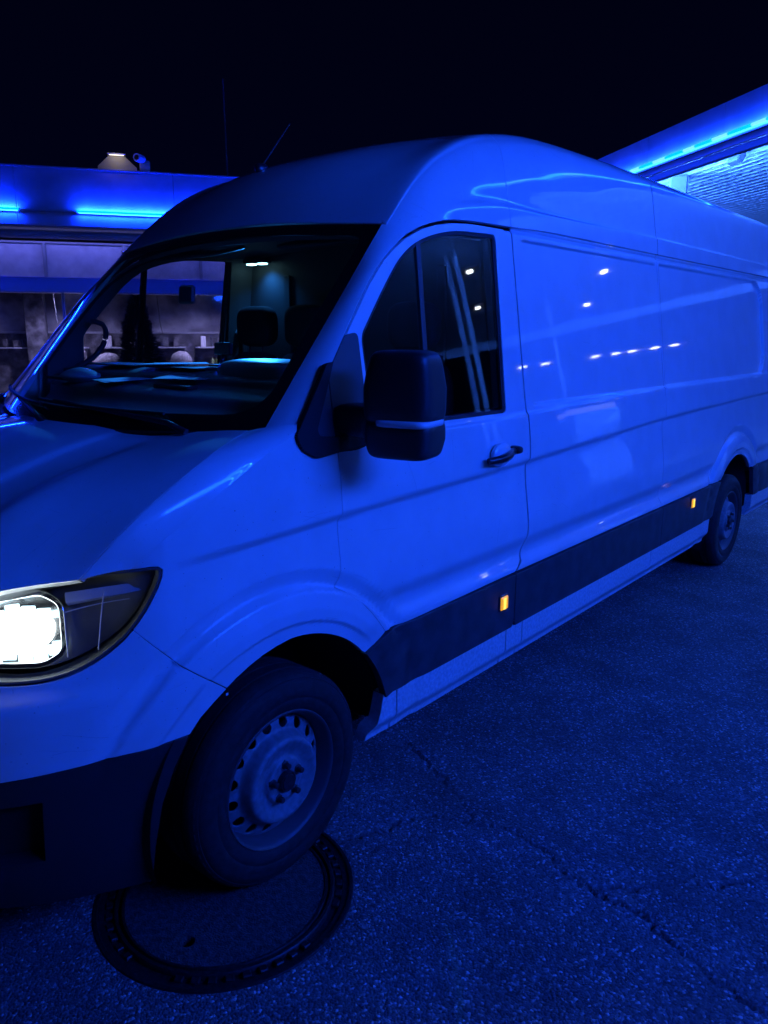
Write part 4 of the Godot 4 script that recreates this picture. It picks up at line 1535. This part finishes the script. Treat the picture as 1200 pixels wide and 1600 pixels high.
	var dome := obj("cab_lamp", cbox(Vector3(0.07, 0.022, 0.16), 0.006, lp), M.dash_dark, van)
	M.cab_glow = glow(0.35, 0.85, 1.0, 8.0)
	for dz in [-0.045, 0.04]:
		obj("lamp_lens", cbox(Vector3(0.035, 0.012, 0.05), 0.003, lp + Vector3(0, -0.012, dz)), M.cab_glow, dome)
	for q in 2:
		var l := SpotLight3D.new()
		l.name = "cab_lamp_light"
		l.light_color = lin(0.02, 0.26, 1.0)
		l.light_energy = 4.0 if q == 0 else 0.13  # strong beam chosen to brighten the dashboard, weak one the bulkhead
		l.spot_angle = 36.0 if q == 0 else 62.0
		l.spot_angle_attenuation = 1.0
		l.spot_range = 10.0
		l.spot_attenuation = 2.0
		l.light_size = 0.015
		l.shadow_enabled = true
		dome.add_child(l, true)
		l.position = lp + (Vector3(-0.02, -0.035, 0) if q == 0 else Vector3(-0.005, -0.025, 0.02))
		l.basis = Basis.looking_at(Vector3(-0.95, -0.52, 0.62) if q == 0 else Vector3(0.25, -1.0, 0.1), Vector3.UP if q == 0 else Vector3.RIGHT)
	# grab handle on the far pillar
	m = MB.new()
	var gp := [Vector3(0.33, 1.54, -0.80), Vector3(0.36, 1.545, -0.77), Vector3(0.46, 1.60, -0.76), Vector3(0.52, 1.68, -0.755), Vector3(0.515, 1.74, -0.76), Vector3(0.47, 1.76, -0.79)]
	var gs := []
	for k in 31:
		var t := k / 30.0 * 5.0
		var i := clampi(int(t), 0, 4)
		gs.append(gp[i].cubic_interpolate(gp[i + 1], gp[maxi(i - 1, 0)], gp[mini(i + 2, 5)], t - i))
	m.tube(gs, 0.012, 10)
	obj("grab_handle", m.done(), M.dash_dark, van)
	# seat belt with its bright guide
	m = MB.new()
	m.box(Vector3(1.38, 1.45, -0.83), Vector3(0.006, 0.6, 0.045), 0.0)
	var belt := obj("seat_belt", m.done(), M.fabric, van)
	obj("belt_guide", cbox(Vector3(0.02, 0.05, 0.035), 0.006, Vector3(1.36, 1.72, -0.81), Basis(Vector3(0, 0, 1), -0.6)), M.paper, belt)
	# small toll box stuck behind the windscreen
	var tb := thing("toll_box", "small dark square box stuck high behind the van's windscreen", "toll box", Vector3(0.415, 1.85, 0.03))
	tb.rotation = Vector3(0, deg_to_rad(18), deg_to_rad(82))
	obj("box_case", cbox(Vector3(0.07, 0.02, 0.07), 0.007), M.plastic, tb)
	obj("box_edge", cbox(Vector3(0.064, 0.004, 0.064), 0.001, Vector3(0, -0.009, 0)), M.trim, tb)
	# things lying on the dashboard
	var pm := MB.new()
	for k in 3:
		pm.box(Vector3(0, 0.002 * k, 0.03 * k), Vector3(0.15, 0.0012, 0.21), 0.0, Basis(Vector3.UP, 0.35 * k))
	var pp := obj("paper_stack", pm.done(), M.paper)
	pp.position = Vector3(0.42, 1.583, -0.12)
	pp.rotation.y = 0.3
	pp.set_meta("label", "loose papers lying on the van's dashboard")
	pp.set_meta("category", "papers")
	for q in [[0.30, 1.546, 0.16, 0.5], [0.22, 1.527, -0.18, -0.3]]:
		var sh := MB.new()
		for k in 2:
			sh.box(Vector3(0.01 * k, 0.0016 * k, 0.02 * k), Vector3(0.148, 0.001, 0.21), 0.0, Basis(Vector3.UP, 0.15 * k))
		var po := obj("paper_sheet", sh.done(), M.paper)
		po.position = Vector3(q[0], q[1], q[2])
		po.rotation = Vector3(0, q[3], 0.05)
		po.set_meta("label", "paper sheet on the dashboard, nearer the steering wheel" if q[2] > 0.0 else "paper sheet low on the dashboard against the windscreen")
		po.set_meta("category", "paper")
	var bag := MB.new()
	bag.blob(Vector3.ZERO, Vector3(0.08, 0.035, 0.12), 1.3, 1.2, Basis(), 18, 12)
	var bo := obj("plastic_bag", bag.done(), M.clear_plastic)
	bo.position = Vector3(0.24, 1.53, -0.5)
	bo.set_meta("label", "crumpled clear plastic bag on the far end of the dashboard")
	bo.set_meta("category", "bag")
	var ph := thing("phone_holder", "black phone holder clamped on the far end of the dashboard", "phone holder", Vector3(0.53, 1.565, 0.08))
	obj("holder_foot", cbox(Vector3(0.1, 0.02, 0.06), 0.005, Vector3(0, 0.01, 0)), M.plastic, ph)
	m = MB.new()
	m.tube([Vector3(0, 0.02, 0), Vector3(0.01, 0.06, 0)], 0.008, 8)
	obj("holder_stem", m.done(), M.plastic, ph)
	obj("holder_clamp", cbox(Vector3(0.02, 0.05, 0.1), 0.005, Vector3(0.01, 0.08, 0)), M.plastic, ph)
# ------------------------------------------------------------------ buildings
func make_station() -> void:
	var st := thing("station_building", "long shop front with blue neon fascia, white upper panels and wide windows", "building", Vector3(6.305, 0, -14.634), deg_to_rad(-34.0))
	# local: x along the front, z towards the yard
	var cuts := [-6.6, -2.7, 0.5, 3.7, 6.9, 10.1, 11.6]
	for k in cuts.size() - 1:
		var w: float = cuts[k + 1] - cuts[k]
		var f := obj("fascia_panel", cbox(Vector3(w - 0.008, 1.14, 0.06), 0.006, Vector3((cuts[k] + cuts[k + 1]) * 0.5, 4.49, 0.0)), M.blue_cladding, st)
		obj("coping", cbox(Vector3(w - 0.004, 0.04, 0.12), 0.008, Vector3((cuts[k] + cuts[k + 1]) * 0.5, 5.082, -0.01)), M.frame_paint, f)
	obj("fascia_back", cbox(Vector3(18.2, 1.1, 0.03), 0.0, Vector3(2.5, 4.49, -0.06)), M.gap, st)
	obj("soffit", cbox(Vector3(18.2, 0.03, 1.0), 0.0, Vector3(2.5, 3.915, -0.51)), M.frame_paint, st)
	var m := MB.new()
	m.tube([Vector3(-6.6, 3.77, -0.33), Vector3(11.6, 3.77, -0.33)], 0.085, 18)
	obj("gutter_pipe", m.done(), M.frame_paint, st)
	# neon tubes on a rail
	obj("neon_rail", cbox(Vector3(18.0, 0.03, 0.04), 0.005, Vector3(2.5, 4.185, 0.06)), M.frame_paint, st)
	for t in [[-6.4, -4.3], [-3.2, 0.55], [1.68, 5.4], [6.5, 10.2]]:
		m = MB.new()
		m.tube([Vector3(t[0], 4.212, 0.14), Vector3(t[1], 4.212, 0.14)], 0.024, 12)
		var tube := obj("neon_tube", m.done(), M.neon_front, st)
		for e in 2:
			obj("tube_holder", cbox(Vector3(0.05, 0.05, 0.1), 0.006, Vector3(t[e], 4.205, 0.1)), M.frame_paint, tube)
		strip_light(st, Vector3(t[0], 4.212, 0.168), Vector3(t[1], 4.212, 0.168), FACADE_LIGHT, 110.0)
	# upper band of white panels between blue posts
	var white := mat(0.62, 0.62, 0.64, 0.5)
	white.albedo_texture = noise_tex(512, 0.01, Color(0.9, 0.9, 0.91), Color(1, 1, 1), FastNoiseLite.TYPE_SIMPLEX_SMOOTH, 4, 51)
	white.uv1_triplanar = true
	white.uv1_scale = Vector3(0.6, 0.6, 0.6)
	# unseen strip behind the gutter pipe, placed to light the white panels
	var wm := MB.new()
	wm.tube([Vector3(-6.4, 3.80, -0.46), Vector3(11.4, 3.80, -0.46)], 0.012, 8)
	obj("unseen_soffit_strip", wm.done(), glow(0.3, 0.32, 1.0, 3.0), st)
	var wl := AreaLight3D.new()
	wl.name = "unseen_soffit_light"
	wl.area_size = Vector2(17.8, 0.03)
	wl.light_color = lin(0.16, 0.17, 1.0)
	wl.light_energy = 5.5
	wl.area_range = 20.0
	wl.area_attenuation = 2.0
	wl.shadow_enabled = true
	st.add_child(wl, true)
	wl.position = Vector3(2.5, 3.78, -0.475)
	wl.rotation = Vector3(deg_to_rad(-62), 0, 0)
	var px := -5.95
	while px < 11.0:
		obj("upper_panel", cbox(Vector3(1.63, 0.76, 0.02), 0.004, Vector3(px + 0.85, 3.26, -0.85)), white, st)
		obj("post", cbox(Vector3(0.07, 0.8, 0.07), 0.006, Vector3(px, 3.26, -0.80)), M.frame_paint, st)
		px += 1.7
	obj("panel_trim", cbox(Vector3(18.2, 0.05, 0.06), 0.006, Vector3(2.5, 3.655, -0.82)), M.frame_paint, st)
	obj("beam", cbox(Vector3(18.2, 0.33, 0.56), 0.01, Vector3(2.5, 2.725, -0.58)), M.frame_paint, st)
	# windows
	var wg := StandardMaterial3D.new()
	wg.transparency = BaseMaterial3D.TRANSPARENCY_ALPHA
	wg.albedo_color = Color(0.3, 0.3, 0.32, 0.12)
	wg.roughness = 0.05
	var wx := -6.0
	while wx < 11.5:
		obj("window_pane", cbox(Vector3(3.53, 2.28, 0.012), 0.0, Vector3(wx + 1.8, 1.41, -0.40)), wg, st)
		obj("mullion", cbox(Vector3(0.06, 2.3, 0.08), 0.006, Vector3(wx, 1.41, -0.40)), M.frame_paint, st)
		wx += 3.6
	obj("plinth", cbox(Vector3(18.2, 0.28, 0.16), 0.01, Vector3(2.5, 0.14, -0.40)), M.frame_paint, st)
	# room behind the glass, its wall tones imitating what the panes mirror
	var plaster := mat(0.5, 0.5, 0.52, 0.8)
	plaster.albedo_texture = noise_tex(512, 0.006, Color(0.45, 0.44, 0.48), Color(1, 1, 1), FastNoiseLite.TYPE_SIMPLEX_SMOOTH, 6, 61)
	plaster.uv1_triplanar = true
	plaster.uv1_scale = Vector3(0.25, 0.25, 0.25)
	var bw := obj("back_wall", cbox(Vector3(18.2, 3.0, 0.1), 0.0, Vector3(2.5, 1.5, -2.6)), plaster, st)
	obj("dark_wall_band", cbox(Vector3(18.0, 1.45, 0.06), 0.01, Vector3(2.5, 0.95, -2.53)), M.dado, bw)
	obj("dark_band_rail", cbox(Vector3(18.0, 0.05, 0.1), 0.01, Vector3(2.5, 1.7, -2.53)), M.frame_paint, bw)
	for q in 4:   # shelves with goods against the dark band
		var sh := obj("shelf", cbox(Vector3(2.1, 0.035, 0.34), 0.006, Vector3(-1.9 + 2.35 * q, 1.33, -2.3)), M.frame_paint, st)
		for j in 7:
			var hgt := rng.randf_range(0.1, 0.3)
			obj("goods", cbox(Vector3(rng.randf_range(0.1, 0.22), hgt, 0.16), 0.012, Vector3(-2.75 + 2.35 * q + 0.28 * j, 1.348 + hgt * 0.5, -2.3)), [M.strip, M.trim, M.paper, M.dado][rng.randi() % 4], sh)
	obj("room_column", cbox(Vector3(0.45, 2.4, 0.4), 0.01, Vector3(0.35, 1.5, -2.2)), M.dado, st)
	for q in [[0.92, -1.0], [1.05, -1.35], [3.2, -1.1]]:
		var cord := MB.new()
		cord.tube([Vector3(q[0], 2.72, q[1]), Vector3(q[0] + 0.05, 1.9, q[1]), Vector3(q[0] + 0.16, 1.35, q[1])], 0.008, 6)
		obj("hanging_cord", cord.done(), M.bulkhead, st)
	obj("inner_floor", cbox(Vector3(18.2, 0.06, 2.8), 0.0, Vector3(2.5, 0.2, -1.8)), M.trim, st)
	obj("inner_ceiling", cbox(Vector3(18.2, 0.06, 2.8), 0.0, Vector3(2.5, 2.75, -1.85)), M.trim, st)
	for e in [-6.6, 11.6]:
		obj("end_wall", cbox(Vector3(0.12, 5.0, 9.0), 0.0, Vector3(e, 2.5, -4.9)), M.trim, st)
	obj("flat_roof", cbox(Vector3(18.1, 0.1, 9.0), 0.0, Vector3(2.5, 4.85, -4.6)), M.gap, st)
	obj("rear_wall", cbox(Vector3(18.2, 5.0, 0.2), 0.0, Vector3(2.5, 2.5, -9.2)), M.trim, st)
	for q in [[-3.5, -1.6], [1.25, -0.95], [4.3, -0.95], [7.6, -1.6]]:
		var dl := obj("downlight", cbox(Vector3(0.14, 0.03, 0.14), 0.006, Vector3(q[0], 2.70, q[1])), M.plastic, st)
		obj("downlight_lens", cbox(Vector3(0.1, 0.012, 0.1), 0.0, Vector3(q[0], 2.682, q[1])), glow(1.0, 0.95, 0.9, 6.0), dl)
		var l := SpotLight3D.new()
		l.name = "downlight_beam"
		l.light_color = lin(0.42, 0.4, 1.0)
		l.light_energy = 24.0
		l.spot_angle = 78.0
		l.spot_angle_attenuation = 1.0
		l.spot_range = 12.0
		l.spot_attenuation = 2.0
		l.light_size = 0.05
		l.shadow_enabled = true
		st.add_child(l, true)
		l.position = Vector3(q[0], 2.66, q[1])
		l.rotation = Vector3(-PI / 2, 0, 0)
	# goods seen through the glass
	var pale := mat(0.3, 0.29, 0.28, 0.8)
	pale.albedo_texture = noise_tex(256, 0.03, Color(0.5, 0.5, 0.5), Color(1, 1, 1), FastNoiseLite.TYPE_SIMPLEX_SMOOTH, 5, 71)
	pale.uv1_triplanar = true
	pale.uv1_scale = Vector3(1.5, 1.5, 1.5)
	var bench := thing("display_bench", "low display bench inside the shop window, half hidden by the van", "bench", st.transform * Vector3(2.9, 0.23, -1.3), st.rotation.y)
	obj("bench_top", cbox(Vector3(4.4, 0.06, 0.7), 0.01, Vector3(0, 0.52, 0)), M.trim, bench)
	for e in [-1.9, 1.9]:
		obj("leg", cbox(Vector3(0.08, 0.49, 0.6), 0.006, Vector3(e, 0.245, 0)), M.trim, bench)
	for q in 2:
		var o := obj("display_box", cbox([Vector3(0.26, 0.3, 0.24), Vector3(0.3, 0.46, 0.26)][q], 0.02), pale)
		o.transform = st.transform * Transform3D(Basis(Vector3.UP, 0.2), Vector3([0.95, 1.36][q], [0.97, 1.05][q], -1.3))
		o.set_meta("label", ["low pale box on the shop bench, left of the taller box", "taller pale box on the shop bench left of the conifer"][q])
		o.set_meta("category", "box")
		o.set_meta("group", "boxes on the shop bench")
	for q in 2:
		var bm := MB.new()
		bm.blob(Vector3(0, 0.2, 0), [Vector3(0.32, 0.22, 0.22), Vector3(0.26, 0.26, 0.22)][q], 0.9, 1.0, Basis(Vector3(0, 0, 1), 0.25))
		var o := obj("display_stone", bm.done(), pale)
		o.transform = st.transform * Transform3D(Basis(), Vector3([1.95, 3.7][q], 0.80, -1.3))
		o.set_meta("label", ["pale rounded stone on the shop bench left of the conifer", "pale rounded stone on the shop bench right of the conifer"][q])
		o.set_meta("category", "stone")
		o.set_meta("group", "stones on the shop bench")
	var plant := MB.new()
	for k in 60:
		var a := rng.randf() * TAU
		var tip := Vector3(cos(a) * rng.randf_range(0.05, 0.22), rng.randf_range(0.05, 0.3), sin(a) * rng.randf_range(0.05, 0.22))
		var side := Vector3(-sin(a), 0, cos(a)) * 0.025
		plant.face([Vector3(0, 0.02, 0), tip * 0.6 + side, tip, tip * 0.6 - side])
	var po := obj("potted_plant", plant.done(), mat(0.2, 0.27, 0.1, 0.6))
	po.transform = st.transform * Transform3D(Basis(), Vector3(4.55, 0.82, -1.25))
	po.set_meta("label", "small yellow-green leafy plant inside the shop window")
	po.set_meta("category", "plant")
	# on the roof
	var cream := mat(0.5, 0.45, 0.36, 0.7)
	var hut := thing("roof_vent", "small cream gabled box on top of the blue fascia", "vent", st.transform * Vector3(2.56, 5.0, -0.35), st.rotation.y)  # gabled box with a cap, itself not a lamp
	var hm := MB.new()
	var sil := [Vector2(-0.40, 0.0), Vector2(0.40, 0.0), Vector2(0.40, 0.18), Vector2(0.16, 0.40), Vector2(-0.16, 0.40), Vector2(-0.40, 0.18)]
	var fr := []
	var bk := []
	for p in sil:
		fr.append(Vector3(p.x, p.y, 0.25))
		bk.append(Vector3(p.x, p.y, -0.5))
	hm.face(fr)
	for k in 6:
		var k2 := (k + 1) % 6
		hm.face([fr[k2], fr[k], bk[k], bk[k2]])
	obj("vent_body", hm.done(), cream, hut)
	obj("unseen_vent_lamp", cbox(Vector3(0.3, 0.012, 0.03), 0.003, Vector3(0, 0.402, 0.33)), glow(1.0, 0.9, 0.75, 2.0), hut)  # unseen lamp, placed to light the front of the cream box
	var hl := OmniLight3D.new()
	hl.name = "unseen_vent_light"
	hl.light_color = Color(1.0, 0.93, 0.85)
	hl.light_energy = 0.02
	hl.omni_range = 5.0
	hl.omni_attenuation = 2.0
	hl.light_size = 0.03
	hl.shadow_enabled = true
	hut.add_child(hl, true)
	hl.position = Vector3(0, 0.36, 0.5)
	obj("vent_cap", cbox(Vector3(0.38, 0.03, 0.96), 0.008, Vector3(0, 0.423, -0.1)), M.frame_paint, hut)
	var sc := thing("security_camera", "white security camera on a bracket at the roof edge beside the cream gabled box", "camera", st.transform * Vector3(3.08, 5.10, 0.0), st.rotation.y)
	obj("bracket", cbox(Vector3(0.22, 0.2, 0.12), 0.02, Vector3(0.05, 0.12, -0.04)), white, sc)
	m = MB.new()
	m.lathe([Vector2(0.0, -0.14), Vector2(0.07, -0.14), Vector2(0.085, -0.1), Vector2(0.085, 0.1), Vector2(0.075, 0.13), Vector2(0.05, 0.125), Vector2(0.0, 0.11)], 20, Vector3(-0.05, 0.24, 0.1), Basis(Vector3.UP, -0.5))
	obj("camera_body", m.done(), white, sc)
	m = MB.new()
	m.lathe([Vector2(0.052, 0.127), Vector2(0.05, 0.13), Vector2(0.0, 0.132)], 16, Vector3(-0.05, 0.24, 0.1), Basis(Vector3.UP, -0.5))
	obj("camera_lens", m.done(), M.plastic_fine, sc)
	m = MB.new()
	m.tube([Vector3(0, 0, 0), Vector3(-0.015, 2.05, 0)], [0.022, 0.014], 10)
	var mast := obj("roof_mast", m.done(), mat(0.1, 0.1, 0.1, 0.6))
	mast.position = st.transform * Vector3(4.89, 5.05, -0.1)
	mast.set_meta("label", "thin tall mast rising from the roof edge behind the van")
	mast.set_meta("category", "mast")
	make_conifer(st.transform * Vector3(2.78, 0.0, 0.9))

func make_conifer(at: Vector3) -> void:
	var t := thing("conifer", "dark narrow conifer standing before the shop windows, seen through the van's cab", "tree", at)
	var m := MB.new()
	m.tube([Vector3.ZERO, Vector3(0.01, 1.2, 0), Vector3(0, 2.35, 0.01)], [0.055, 0.035, 0.008], 8)
	obj("trunk", m.done(), mat(0.05, 0.035, 0.025, 0.9), t)
	m = MB.new()
	for k in 13000:
		var h := pow(rng.randf(), 1.25)
		var y := 0.25 + 2.2 * h
		var lobes := 0.92 + 0.10 * sin(y * 17.0 + rng.randf() * 3.0) + 0.08 * sin(y * 41.0)
		var r := (0.56 * pow(1.0 - h, 0.8) + 0.03) * lobes
		var a := rng.randf() * TAU
		r *= 1.0 + 0.14 * sin(a * 3.0 + y * 5.0)
		var rr := r * pow(rng.randf(), 0.3)
		var p := Vector3(cos(a) * rr, y, sin(a) * rr)
		var d := Vector3(cos(a), rng.randf_range(-0.1, 0.75), sin(a)).normalized()
		var s := d.cross(Vector3(rng.randf() - 0.5, rng.randf() - 0.5, rng.randf() - 0.5)).normalized() * rng.randf_range(0.01, 0.02)
		var l := rng.randf_range(0.06, 0.13)
		m.face([p, p + d * l * 0.5 + s, p + d * l, p + d * l * 0.5 - s])
	obj("crown", m.done(), mat(0.012, 0.022, 0.012, 0.8), t)
	m = MB.new()
	m.lathe([Vector2(0.0, 0.0), Vector2(0.24, 0.0), Vector2(0.3, 0.4), Vector2(0.32, 0.42), Vector2(0.29, 0.42), Vector2(0.28, 0.36), Vector2(0.0, 0.36)], 24, at, Basis(Vector3.RIGHT, -PI / 2))
	var pot := obj("tree_planter", m.done(), mat(0.12, 0.12, 0.12, 0.8))
	pot.set_meta("label", "round grey planter holding the dark conifer")
	pot.set_meta("category", "planter")

func make_canopy() -> void:
	var c := thing("forecourt_canopy", "flat canopy with a blue neon line along its fascia, at the right behind the van", "canopy", Vector3(12.16, 0, -2.93), atan2(-0.793, -0.609))
	# local: x towards the camera's side, z towards the van; the roof lies on the -z side
	var x0 := -6.3
	var x1 := 11.6
	var k := 0
	var a := x0
	while a < x1 - 0.1:
		var b := minf(a + 2.05, x1)
		obj("fascia_panel", cbox(Vector3(b - a - 0.008, 0.64, 0.05), 0.006, Vector3((a + b) * 0.5, 4.64, 0.0)), M.blue_cladding, c)
		a = b
		k += 1
	var w := x1 - x0
	var mid := (x0 + x1) * 0.5
	obj("fascia_back", cbox(Vector3(w, 0.6, 0.03), 0.0, Vector3(mid, 4.64, -0.05)), M.gap, c)
	obj("lower_edge", cbox(Vector3(w, 0.11, 0.08), 0.01, Vector3(mid, 4.258, -0.03)), M.frame_paint, c)
	obj("roof_deck", cbox(Vector3(w, 0.12, 13.0), 0.0, Vector3(mid, 4.9, -6.6)), M.gap, c)
	obj("neon_rail", cbox(Vector3(w, 0.05, 0.05), 0.006, Vector3(mid, 4.435, 0.05)), M.frame_paint, c)
	a = x0 + 0.2
	k = 0
	while a < x1 - 0.3:
		var b := minf(a + [0.36, 0.5, 0.3, 0.42][k % 4], x1 - 0.2)
		var m := MB.new()
		m.tube([Vector3(a, 4.475, 0.12), Vector3(b - 0.004, 4.475, 0.12)], 0.022, 10)
		obj("neon_tube", m.done(), M.neon_pale if k % 2 == 0 else M.neon, c)
		a = b
		k += 1
	strip_light(c, Vector3(x0 + 0.2, 4.475, 0.147), Vector3(x1 - 0.2, 4.475, 0.147), NEON_LIGHT)
	# unseen canopy wing behind the camera, its three neon lines placed to light the van
	var wing := Node3D.new()
	wing.name = "unseen_canopy_wing"
	c.add_child(wing)
	wing.transform = c.transform.affine_inverse() * Transform3D(Basis(Vector3.UP, PI), Vector3(5.1, 0, 6.3))
	# local: x towards the van's front, z towards the van
	obj("fascia_panel", cbox(Vector3(WING, 1.2, 0.06), 0.006, Vector3(WING * 0.5, 3.75, 0)), M.blue_cladding, wing)
	obj("roof_deck", cbox(Vector3(WING, 0.12, 6.0), 0.0, Vector3(WING * 0.5, 4.4, -3.05)), M.gap, wing)
	for q in 3:
		var ty := 3.35 + 0.38 * q
		var wm := MB.new()
		wm.tube([Vector3(1.8, ty, 0.14), Vector3(WING - 0.1, ty, 0.14)], 0.024, 10)
		obj("neon_tube", wm.done(), M.neon, wing)
		strip_light(wing, Vector3(1.8, ty, 0.168), Vector3(WING - 0.1, ty, 0.168), UNSEEN_WING_LIGHT)
	# ceiling of trapezoidal metal sheets
	var sheet := mat(0.65, 0.65, 0.67, 0.42, 0.0)
	sheet.heightmap_enabled = true
	sheet.heightmap_texture = noise_tex(512, 0.02, Color(0, 0, 0), Color(1, 1, 1), FastNoiseLite.TYPE_SIMPLEX_SMOOTH, 4, 81)
	sheet.heightmap_scale = 1.3
	sheet.uv1_triplanar = true
	sheet.uv1_scale = Vector3(0.5, 0.5, 0.5)
	var z := -0.2
	while z > -12.8:
		var cm := MB.new()
		var zz := z
		for q in 5:
			var e := zz - q * 0.2
			for s in [[0.0, 4.46, -0.03, 4.46], [-0.03, 4.46, -0.06, 4.466], [-0.06, 4.466, -0.17, 4.466], [-0.17, 4.466, -0.2, 4.46]]:
				cm.face([Vector3(x0, s[1], e + s[0]), Vector3(x1, s[1], e + s[0]), Vector3(x1, s[3], e + s[2]), Vector3(x0, s[3], e + s[2])])
		obj("ceiling_sheet", cm.done(), sheet, c)
		z -= 1.0
	# unseen strip inside the fascia, placed to light the canopy ceiling
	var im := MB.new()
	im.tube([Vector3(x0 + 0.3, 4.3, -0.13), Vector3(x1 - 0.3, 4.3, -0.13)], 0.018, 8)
	obj("unseen_ceiling_strip", im.done(), glow(0.08, 0.3, 1.0, 6.0), c)
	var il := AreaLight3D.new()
	il.name = "unseen_ceiling_strip_light"
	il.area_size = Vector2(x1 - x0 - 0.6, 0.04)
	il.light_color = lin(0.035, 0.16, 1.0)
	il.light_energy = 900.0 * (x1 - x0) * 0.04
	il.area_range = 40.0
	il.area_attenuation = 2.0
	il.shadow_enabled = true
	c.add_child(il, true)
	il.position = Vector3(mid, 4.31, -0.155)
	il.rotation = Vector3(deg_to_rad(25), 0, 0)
	# columns
	var white_post := mat(0.75, 0.75, 0.75, 0.5)
	for q in [[9.0, -2.5], [9.12, -2.76], [-5.5, -3.0], [6.5, -9.5], [-5.5, -9.5]]:
		var m := MB.new()
		m.tube([Vector3(q[0], 0, q[1]), Vector3(q[0], 4.44, q[1])], 0.04, 16)
		obj("column", m.done(), white_post, c)
	obj("end_wall", cbox(Vector3(0.2, 4.2, 12.6), 0.0, Vector3(x0 - 0.12, 2.1, -6.6)), M.trim, c)
	for e in [x0, x1]:
		obj("end_fascia", cbox(Vector3(0.05, 0.75, 12.9), 0.0, Vector3(e, 4.58, -6.6)), M.blue_cladding, c)
	obj("back_fascia", cbox(Vector3(w, 0.75, 0.05), 0.0, Vector3(mid, 4.58, -13.1)), M.blue_cladding, c)
	# lamps in the ceiling
	for wp in [Vector2(9.9, 6.3), Vector2(12.8, 8.1), Vector2(13.7, 5.6), Vector2(16.8, 7.5)]:
		var lp: Vector3 = c.transform.affine_inverse() * Vector3(wp.x, 4.41, wp.y)
		var lo := obj("ceiling_lamp", cbox(Vector3(0.34, 0.05, 0.34), 0.01, lp), M.plastic, c)
		obj("lamp_lens", cbox(Vector3(0.1, 0.05, 0.1), 0.01, lp + Vector3(0, -0.035, 0)), glow(0.85, 0.95, 1.0, 40.0), lo)
		var l := SpotLight3D.new()
		l.name = "ceiling_lamp_light"
		l.light_color = Color(0.75, 0.85, 1.0)
		l.light_energy = 0.06
		l.spot_angle = 60.0
		l.spot_angle_attenuation = 1.0
		l.spot_range = 30.0
		l.spot_attenuation = 2.0
		l.light_size = 0.1
		l.shadow_enabled = true
		c.add_child(l, true)
		l.position = lp + Vector3(0, -0.07, 0)
		l.rotation = Vector3(-PI / 2, 0, 0)
	for q in [Vector3(12.9, 0, 6.15), Vector3(16.2, 0, 8.1)]:  # out of view, placed for the pale glints low in the van's side
		var fp := thing("unseen_fuel_pump", ["unseen fuel pump under the canopy nearer the van, faintly mirrored in its side", "unseen fuel pump deeper under the canopy, faintly mirrored in the van's side"][0 if q.x < 14.0 else 1], "fuel pump", q, 0.65, "unseen fuel pumps under the canopy")
		obj("pump_body", cbox(Vector3(0.95, 1.5, 0.5), 0.02, Vector3(0, 0.85, 0)), M.blue_cladding, fp)
		obj("pump_base", cbox(Vector3(1.2, 0.12, 0.7), 0.01, Vector3(0, 0.06, 0)), M.frame_paint, fp)
		obj("pump_display", cbox(Vector3(0.5, 0.22, 0.02), 0.004, Vector3(-0.1, 1.32, 0.256)), glow(0.7, 0.85, 1.0, 1.6), fp)
		obj("pump_sign", cbox(Vector3(0.95, 0.22, 0.3), 0.02, Vector3(0, 1.72, 0)), glow(0.5, 0.7, 1.0, 0.8), fp)
	for q in 7:  # out of view, placed for the row of white dots in the van's side
		var sx := thing("unseen_street_lamp", "unseen far street lamp mirrored as a white dot in the van's side", "street lamp", Vector3(23.5 + [0.0, 1.1, 3.6, 4.7, 5.6, 6.9, 8.1][q], 0, 13.4 - 0.33 * [0.0, 1.1, 3.6, 4.7, 5.6, 6.9, 8.1][q]), 0.4, "unseen street lamps beyond the forecourt")
		var pm := MB.new()
		pm.tube([Vector3.ZERO, Vector3(0, 4.15, 0)], [0.07, 0.045], 10)
		obj("lamp_post", pm.done(), M.frame_paint, sx)
		obj("lamp_head", cbox(Vector3(0.5, 0.1, 0.22), 0.02, Vector3(0, 4.2, 0.05)), M.plastic, sx)
		obj("lamp_lens", cbox(Vector3(0.26, 0.05, 0.2), 0.01, Vector3(0, 4.11, 0.05)), glow(0.8, 0.92, 1.0, 16.0), sx)
	# floodlight hung under the edge
	var fl := thing("floodlight", "small dark floodlight fixed under the canopy's white ceiling", "floodlight", Vector3(11.9, 4.4, -1.5), 0.9)
	obj("floodlight_case", cbox(Vector3(0.28, 0.16, 0.12), 0.02, Vector3(0, -0.04, 0), Basis(Vector3(1, 0, 0), 0.5)), M.black, fl)
	obj("floodlight_bracket", cbox(Vector3(0.06, 0.08, 0.03), 0.004, Vector3(0, 0.03, 0)), M.plastic, fl)
	var jb := thing("junction_box", "pale box under the canopy ceiling just above the van's roof", "box", Vector3(13.3, 4.27, -2.9), 0.4)
	obj("box_case", cbox(Vector3(0.5, 0.34, 0.3), 0.02), M.bulkhead, jb)
	obj("box_lid", cbox(Vector3(0.44, 0.28, 0.02), 0.006, Vector3(0, 0, 0.16)), M.bulkhead, jb)

func _ready() -> void:
	rng.seed = 42
	make_materials()
	make_camera_and_light()
	prepare_body()
	make_ground()
	make_station()
	make_canopy()
	make_van()
